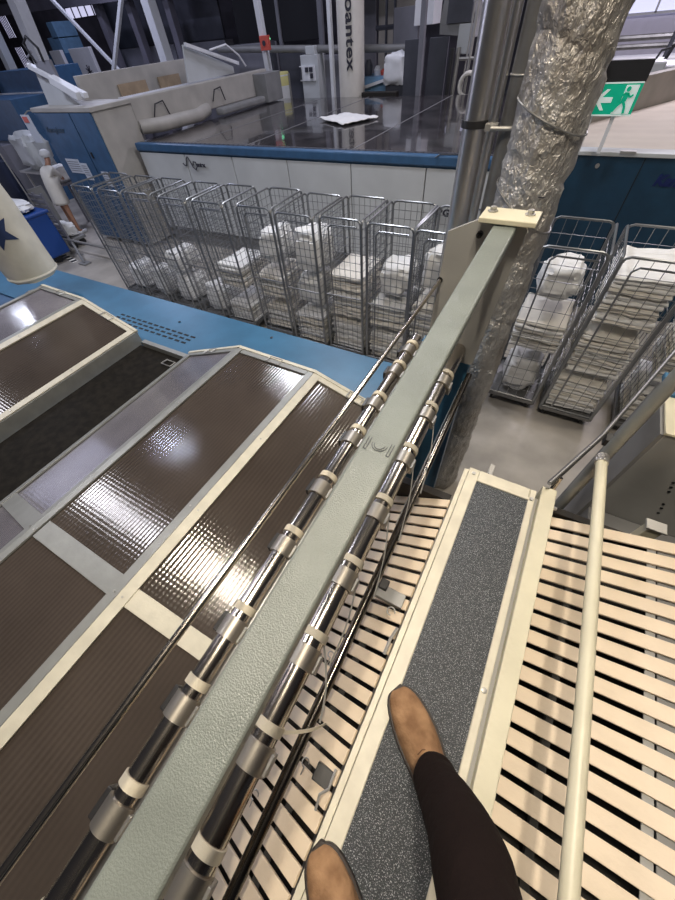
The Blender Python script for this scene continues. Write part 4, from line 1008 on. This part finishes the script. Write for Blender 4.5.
for i, (x0, x1) in enumerate(((-4.88, -4.37), (-4.26, -3.80))):
    t_ = thing('dark_door', ['left dark grey cabinet door behind the ironer', 'right dark grey cabinet door behind the ironer'][i], 'cabinet door', (x0, 12, 0), 'dark doors behind the ironer')
    MB().box(x0, x1, 12, 12.08, 0, 2.77).build('leaf', M['dark_grey'], t_, bevel=.01)
hd2 = thing('extraction_hood', 'steel extraction hood hanging above the dark doors', 'hood', (-3.7, 12.3, 2.8))
MB().prism([(-4.1, 2.80), (-3.25, 2.72), (-3.3, 3.0), (-3.6, 3.7), (-4.0, 3.7), (-4.12, 3.0)], 'y', 12.2, 12.9).build('shell', M['machine_grey'], hd2)
MB().box(-3.95, -3.4, 12.15, 12.2, 2.95, 3.35).build('dark_panel', M['dark_grey'], hd2)
MB().box(-3.62, -3.30, 12.1, 12.14, 2.48, 2.93).build('sheet', M['white_panel'], hd2)
sl = thing('strip_lamp', 'row of small bright ceiling lamps at top behind the steel pipe', 'lamp', (-4.4, 16, 3.2))
for x in (-4.75, -4.5, -4.25, -4.0): MB().box(x - .06, x + .06, 16, 16.05, 3.16, 3.32).build('lamp', M['window'], sl)
pg = thing('pipe_group', 'bright steel fittings and a pale cable drum beside the steel pipe', 'fittings', (-3.3, 11.9, 0))
MB().tube([(-3.5, 11.9, 2.42), (-2.9, 11.9, 2.42)], .03, 8).tube([(-3.55, 11.9, 0), (-3.5, 11.9, 2.6)], .05, 8).tube([(-3.25, 11.9, 0), (-3.2, 11.9, 3.9)], .035, 8).tube([(-3.05, 11.9, 0), (-3.05, 11.9, 2.5)], .03, 8).tube([(-3.35, 12, 0), (-3.3, 12, 4.2)], .02, 8).build('tubes', M['silver'], pg)
MB().tube([(-3.15 + .2 * math.cos(a), 11.85, 2.0 + .2 * math.sin(a)) for a in [j * .4 for j in range(17)]], .045, 8).build('cable_coil', M['linen_warm'], pg, smooth=True)
MB().tube([(-3.62, 11.8, 2.6), (-3.62, 11.8, 1.6)], .06, 8).build('dark_hose', M['blackp'], pg)

# right background: second ironer with blue front
bi = thing('ironer', 'dark petrol-blue fronted ironer with beige bed at the right behind the cages', 'laundry machine', (2, 8.5, 0))
MB().box(-.62, 5.0, 6.45, 6.6, .0, 1.90).build('front_panel', M['blue_dark'], bi, bevel=.005)
MB().prism([(-.5, 6.6), (5, 6.6), (5, 16.9), (-.5, 7.6)], 'z', 0, 1.86).build('body', M['machine_grey'], bi)
MB().box(-.62, 5.0, 6.43, 6.66, 1.90, 1.94).build('rim', M['white_panel'], bi, bevel=.005)
MB().box(.30, .47, 6.42, 6.5, 1.93, 1.955).build('handle', M['silver'], bi)
MB().box(.59, .60, 6.445, 6.45, .1, 1.90).build('seam', M['slot'], bi)
MB().tube([(.12, 6.44, 1.80), (.12, 6.45, 1.80)], .025, 10).build('lock', M['silver'], bi)
MB().add([(-.5, 6.66, 1.915), (5, 6.66, 1.915), (5, 17.0, 1.95), (-.5, 7.7, 1.92), (-.5, 6.66, 1.87), (5, 6.66, 1.87), (5, 17.0, 1.87), (-.5, 7.7, 1.87)],
         [(0, 1, 2, 3), (7, 6, 5, 4), (0, 4, 5, 1), (1, 5, 6, 2), (2, 6, 7, 3), (3, 7, 4, 0)]).build('bed', M['bed'], bi)
MB().add([(-.5, 7.7, 1.9), (5, 17.0, 1.9), (5, 17.3, 1.9), (-.5, 8.0, 1.9), (-.5, 7.7, 2.32), (5, 17.0, 2.32), (5, 17.3, 2.32), (-.5, 8.0, 2.32)],
         [(3, 2, 1, 0), (4, 5, 6, 7), (0, 1, 5, 4), (1, 2, 6, 5), (2, 3, 7, 6), (3, 0, 4, 7)]).build('guard_wall', M['machine_cream'], bi)
text_mesh('lettering', 'Kannegiesser', .15, M['text_blue'], bi, basis((.80, 6.447, 1.64), (1, 0, 0), (0, 0, 1), (0, -1, 0)), extrude=.004, shear=.22, bold=.008)
mr = thing('pipe_rack', 'pair of horizontal pipes and pale tanks above the beige bed at top right', 'pipes', (1, 14, 2.4))
MB().tube([(-.9, 14, 2.45), (4, 14, 2.45)], .05, 8).tube([(-.9, 13.8, 2.33), (4, 13.8, 2.33)], .045, 8).build('pipes', M['dark_pipe'], mr, smooth=True)
MB().tube([(.62, 13.5, 1.2), (.75, 13.5, 4.5)], .04, 8).build('riser', M['dark_grey'], mr)
MB().box(-.4, 3.4, 15.5, 16, 0, 2.05).build('tank_bank', M['white'], mr, bevel=.05)
mw = thing('small_machine', 'small pale machine with curved cables beyond the exit sign', 'machine', (.5, 12, 0))
MB().box(.28, .60, 10.6, 11.2, .1, 2.35).box(.28, 1.5, 11.2, 12, .1, 2.25).build('body', M['white'], mw, bevel=.03)
MB().tube([(.55, 10.9, 2.3), (.6, 10.9, 2.5), (.75, 10.9, 2.55), (.95, 10.9, 2.3)], .03, 6).tube([(.4, 10.9, 2.3), (.45, 10.9, 2.45), (.6, 10.9, 2.48)], .02, 6).build('cables', M['cable'], mw)
MB().tube([(.8, 10.6, 2.25), (1.5, 10.6, 2.25)], .16, 14).build('drum', M['mid_grey'], mw, smooth=True)

# exit sign
ex = thing('exit_sign', 'green emergency exit sign with arrow and running figure on two posts', 'exit sign', (0, 6.35, 1.95))
X0, X1, Z0, Z1 = -.28, .235, 2.285, 2.545; YS = 6.33
MB().box(X0, X1 + .0, YS, YS + .05, Z0, Z1).build('box', M['sign_green'], ex, bevel=.003)
MB().box(X0 + .01, X1 + .01, YS + .0, YS + .06, Z1, 2.71).build('top_board', M['blackp'], ex)
MB().box(X0, X1, YS - .002, YS + .01, Z1 - .008, Z1 + .004).box(X0, X1, YS - .002, YS + .01, Z0 - .008, Z0 + .006).build('trim', M['sign_white'], ex)
ar = MB(); zc = 2.41; y = YS - .004
ar.prism([(-.185, zc), (-.095, zc + .085), (-.06, zc + .085), (-.115, zc + .022), (-.01, zc + .022), (-.01, zc - .022), (-.115, zc - .022), (-.06, zc - .085), (-.095, zc - .085)], 'y', y, YS + .001)
ar.build('arrow', M['sign_white'], ex)
MB().prism([(.06, Z0 + .01), (.17, Z0 + .01), (.205, Z0 + .01), (.205, Z1 - .02), (.08, Z1 - .02), (.08, Z0 + .09), (.03, Z0 + .05), (.03, Z0 + .01)], 'y', y, YS + .001).build('doorway', M['sign_white'], ex)
mn = MB(); y2 = y - .004
def limb(pts, w_):
    for p, q in zip(pts[:-1], pts[1:]): mn.bar((p[0], y2, p[1]), (q[0], y2, q[1]), w_, .005, up=(0, 1, 0))
mn.tube([(.115, y2 - .003, 2.495), (.115, y2 + .003, 2.495)], .021, 14)
limb([(.115, 2.468), (.105, 2.40)], .05); limb([(.12, 2.46), (.155, 2.43), (.18, 2.45)], .018); limb([(.10, 2.46), (.065, 2.44), (.06, 2.40)], .018)
limb([(.105, 2.40), (.135, 2.36), (.15, 2.30)], .024); limb([(.10, 2.40), (.065, 2.37), (.03, 2.315)], .024)
mn.build('running_figure', M['sign_green'], ex)
for x in (-.16, .07): MB().box(x - .02, x + .02, YS + .02, YS + .05, 1.94, Z0).build('post', M['white'], ex)

# --------------------------------------------------------------- photographer's legs
pe = thing('person', 'person in dark trousers and tan suede shoes standing on the tread walkway', 'person', (.2, -.3, 2.052))
def shoe(toe, direc, flat):
    T = Vector((toe[0], toe[1], 0)); D = Vector((direc[0], direc[1], 0)).normalized(); R_ = Vector((-D.y, D.x, 0)); L = .295
    prof = [(0, .005, .012), (.006, .0125, .018), (.016, .0195, .023), (.032, .0255, .028), (.055, .031, .032), (.09, .0365, .037), (.15, .042, .043), (.25, .0475, .052), (.36, .049, .060), (.46, .047, .072), (.56, .043, .088), (.66, .040, .100), (.78, .038, .104), (.90, .035, .100), (.97, .026, .088), (1, .010, .07)]
    vs, fs = [], []; n = 20; zb = 2.052
    for t, w_, h in prof:
        for k in range(n):
            a = 2 * PI * k / n; c, s = math.cos(a), math.sin(a)
            x = w_ * math.copysign(abs(c) ** .8, c) * (1 if s < .2 else 1 - .25 * s * (t > .3)); z = .020 + (h - .020) * max(0, s) ** .8 if s > 0 else .020 + .010 * s
            p = T + D * (t * L) + R_ * (x + .006 * math.sin(t * PI)); vs.append((p.x, p.y, zb + z))
    for i in range(len(prof) - 1):
        for k in range(n): fs.append((i * n + k, i * n + (k + 1) % n, (i + 1) * n + (k + 1) % n, (i + 1) * n + k))
    fs += [tuple(range(n))[::-1], tuple(range(len(vs) - n, len(vs)))]
    so_ = MB().add(vs, fs).build('shoe', M['suede'], pe, smooth=True)
    s_ = MB(); out = []
    for t, w_, h in prof: out.append((t, w_ + .006))
    pl = [T + D * (t * L - (.006 if t == 0 else 0)) + R_ * (w_ + .006 * math.sin(t * PI)) for t, w_ in out] + [T + D * (t * L) + R_ * (-w_ + .006 * math.sin(t * PI)) for t, w_ in reversed(out)]
    s_.prism([(p.x, p.y) for p in pl], 'z', zb - .0, zb + .020); s_.build('sole', M['sole'], so_, bevel=.003)
    # vamp seam and stitched edge
    sm2 = MB().tube([tuple(T + D * (.44 * L + .012 * abs(q)) + R_ * (.033 * q) + Vector((0, 0, zb + .072 - .036 * q * q))) for q in [-1, -.7, -.35, 0, .35, .7, 1]], .0014, 6)
    sm2.build('seam', M['suede_dark'], so_)
shoe((.045, .092), (.74, -.67), 1); shoe((.004, -.262), (.80, -.60), 0)
leg = [(.205, -.48, 2.96), (.225, -.42, 2.90), (.31, -.24, 2.53), (.225, -.070, 2.28), (.180, -.030, 2.165), (.165, -.020, 2.130),
       (.13, -.56, 2.90), (.20, -.50, 2.53), (.20, -.42, 2.28), (.20, -.40, 2.12), (.17, -.54, 3.12)]
skin('trousers', leg, [(0, 1), (1, 2), (2, 3), (3, 4), (4, 5), (0, 6), (6, 7), (7, 8), (8, 9), (0, 10)],
     [(.12, .12), .10, .082, .066, .053, .052, .10, .080, .066, .056, (.15, .11)], M['trouser'], pe, sub=4)
tr_ = [o for o in children(pe) if o.name.startswith('trousers')][0]
for v in tr_.data.vertices:
    c = v.co; v.co = c + v.normal * (.010 * noise.noise(Vector((c.x * 9, c.y * 9, c.z * 11))) + .002 * noise.noise(Vector((c.x * 22, c.y * 22, c.z * 38))))

# --------------------------------------------------------------- light
def area(name, loc, size, energy, col, rot=(0, 0, 0), sy=None):
    l = bpy.data.lights.new(name, 'AREA'); l.energy = energy; l.color = col; l.shape = 'RECTANGLE'; l.size = size; l.size_y = sy or size
    o = bpy.data.objects.new(name, l); COL.objects.link(o); o.location = loc; o.rotation_euler = rot; return o
area('lamp_near', (.02, .35, 5.3), .11, 140, (1, .88, .71), sy=.38)
area('lamp_near', (-.48, .35, 5.3), .11, 140, (1, .88, .71), sy=.38)
area('lamp_left', (-5.4, .42, 6.0), 2.6, 230, (.95, .93, 1), sy=.30)
area('lamp_hall', (-3.0, 5.0, 6.5), 1.6, 520, (.92, .93, 1), sy=.4)
area('lamp_hall', (1.6, 4.0, 6.0), 1.2, 240, (1, .90, .76), sy=.4)
area('lamp_hall', (-9.5, 3.0, 6.5), 1.6, 420, (.78, .82, 1), sy=.4)
area('lamp_hall', (-6.5, 10.5, 7), 1.6, 320, (.78, .80, 1), sy=.4)
area('lamp_hall', (-14, 9, 7), 2, 480, (.70, .74, 1), sy=.4)
area('lamp_hall', (1.5, 12, 6.5), 2, 1100, (.95, .88, 1), sy=.4)
area('lamp_hall', (-18, 13, 7), 2, 260, (.70, .72, 1), sy=.4)
area('fill_left', (-22, 1.5, 3.6), 5, 420, (.72, .74, 1), rot=(0, -PI / 2, 0), sy=4)  # added cool fill to brighten left-facing panels, no window stands here
W = bpy.data.worlds.new('world'); SC.world = W; W.use_nodes = True
bg = W.node_tree.nodes['Background']; bg.inputs[0].default_value = (.42, .42, .50, 1); bg.inputs[1].default_value = .13

SC.view_settings.view_transform = 'Standard'; SC.view_settings.look = 'None'; SC.view_settings.gamma = 1; SC.view_settings.exposure = -1.42
try: SC.view_settings.use_curve_mapping = False
except Exception: pass
logo(.41, 1.0); logo(-.52, 1.2)
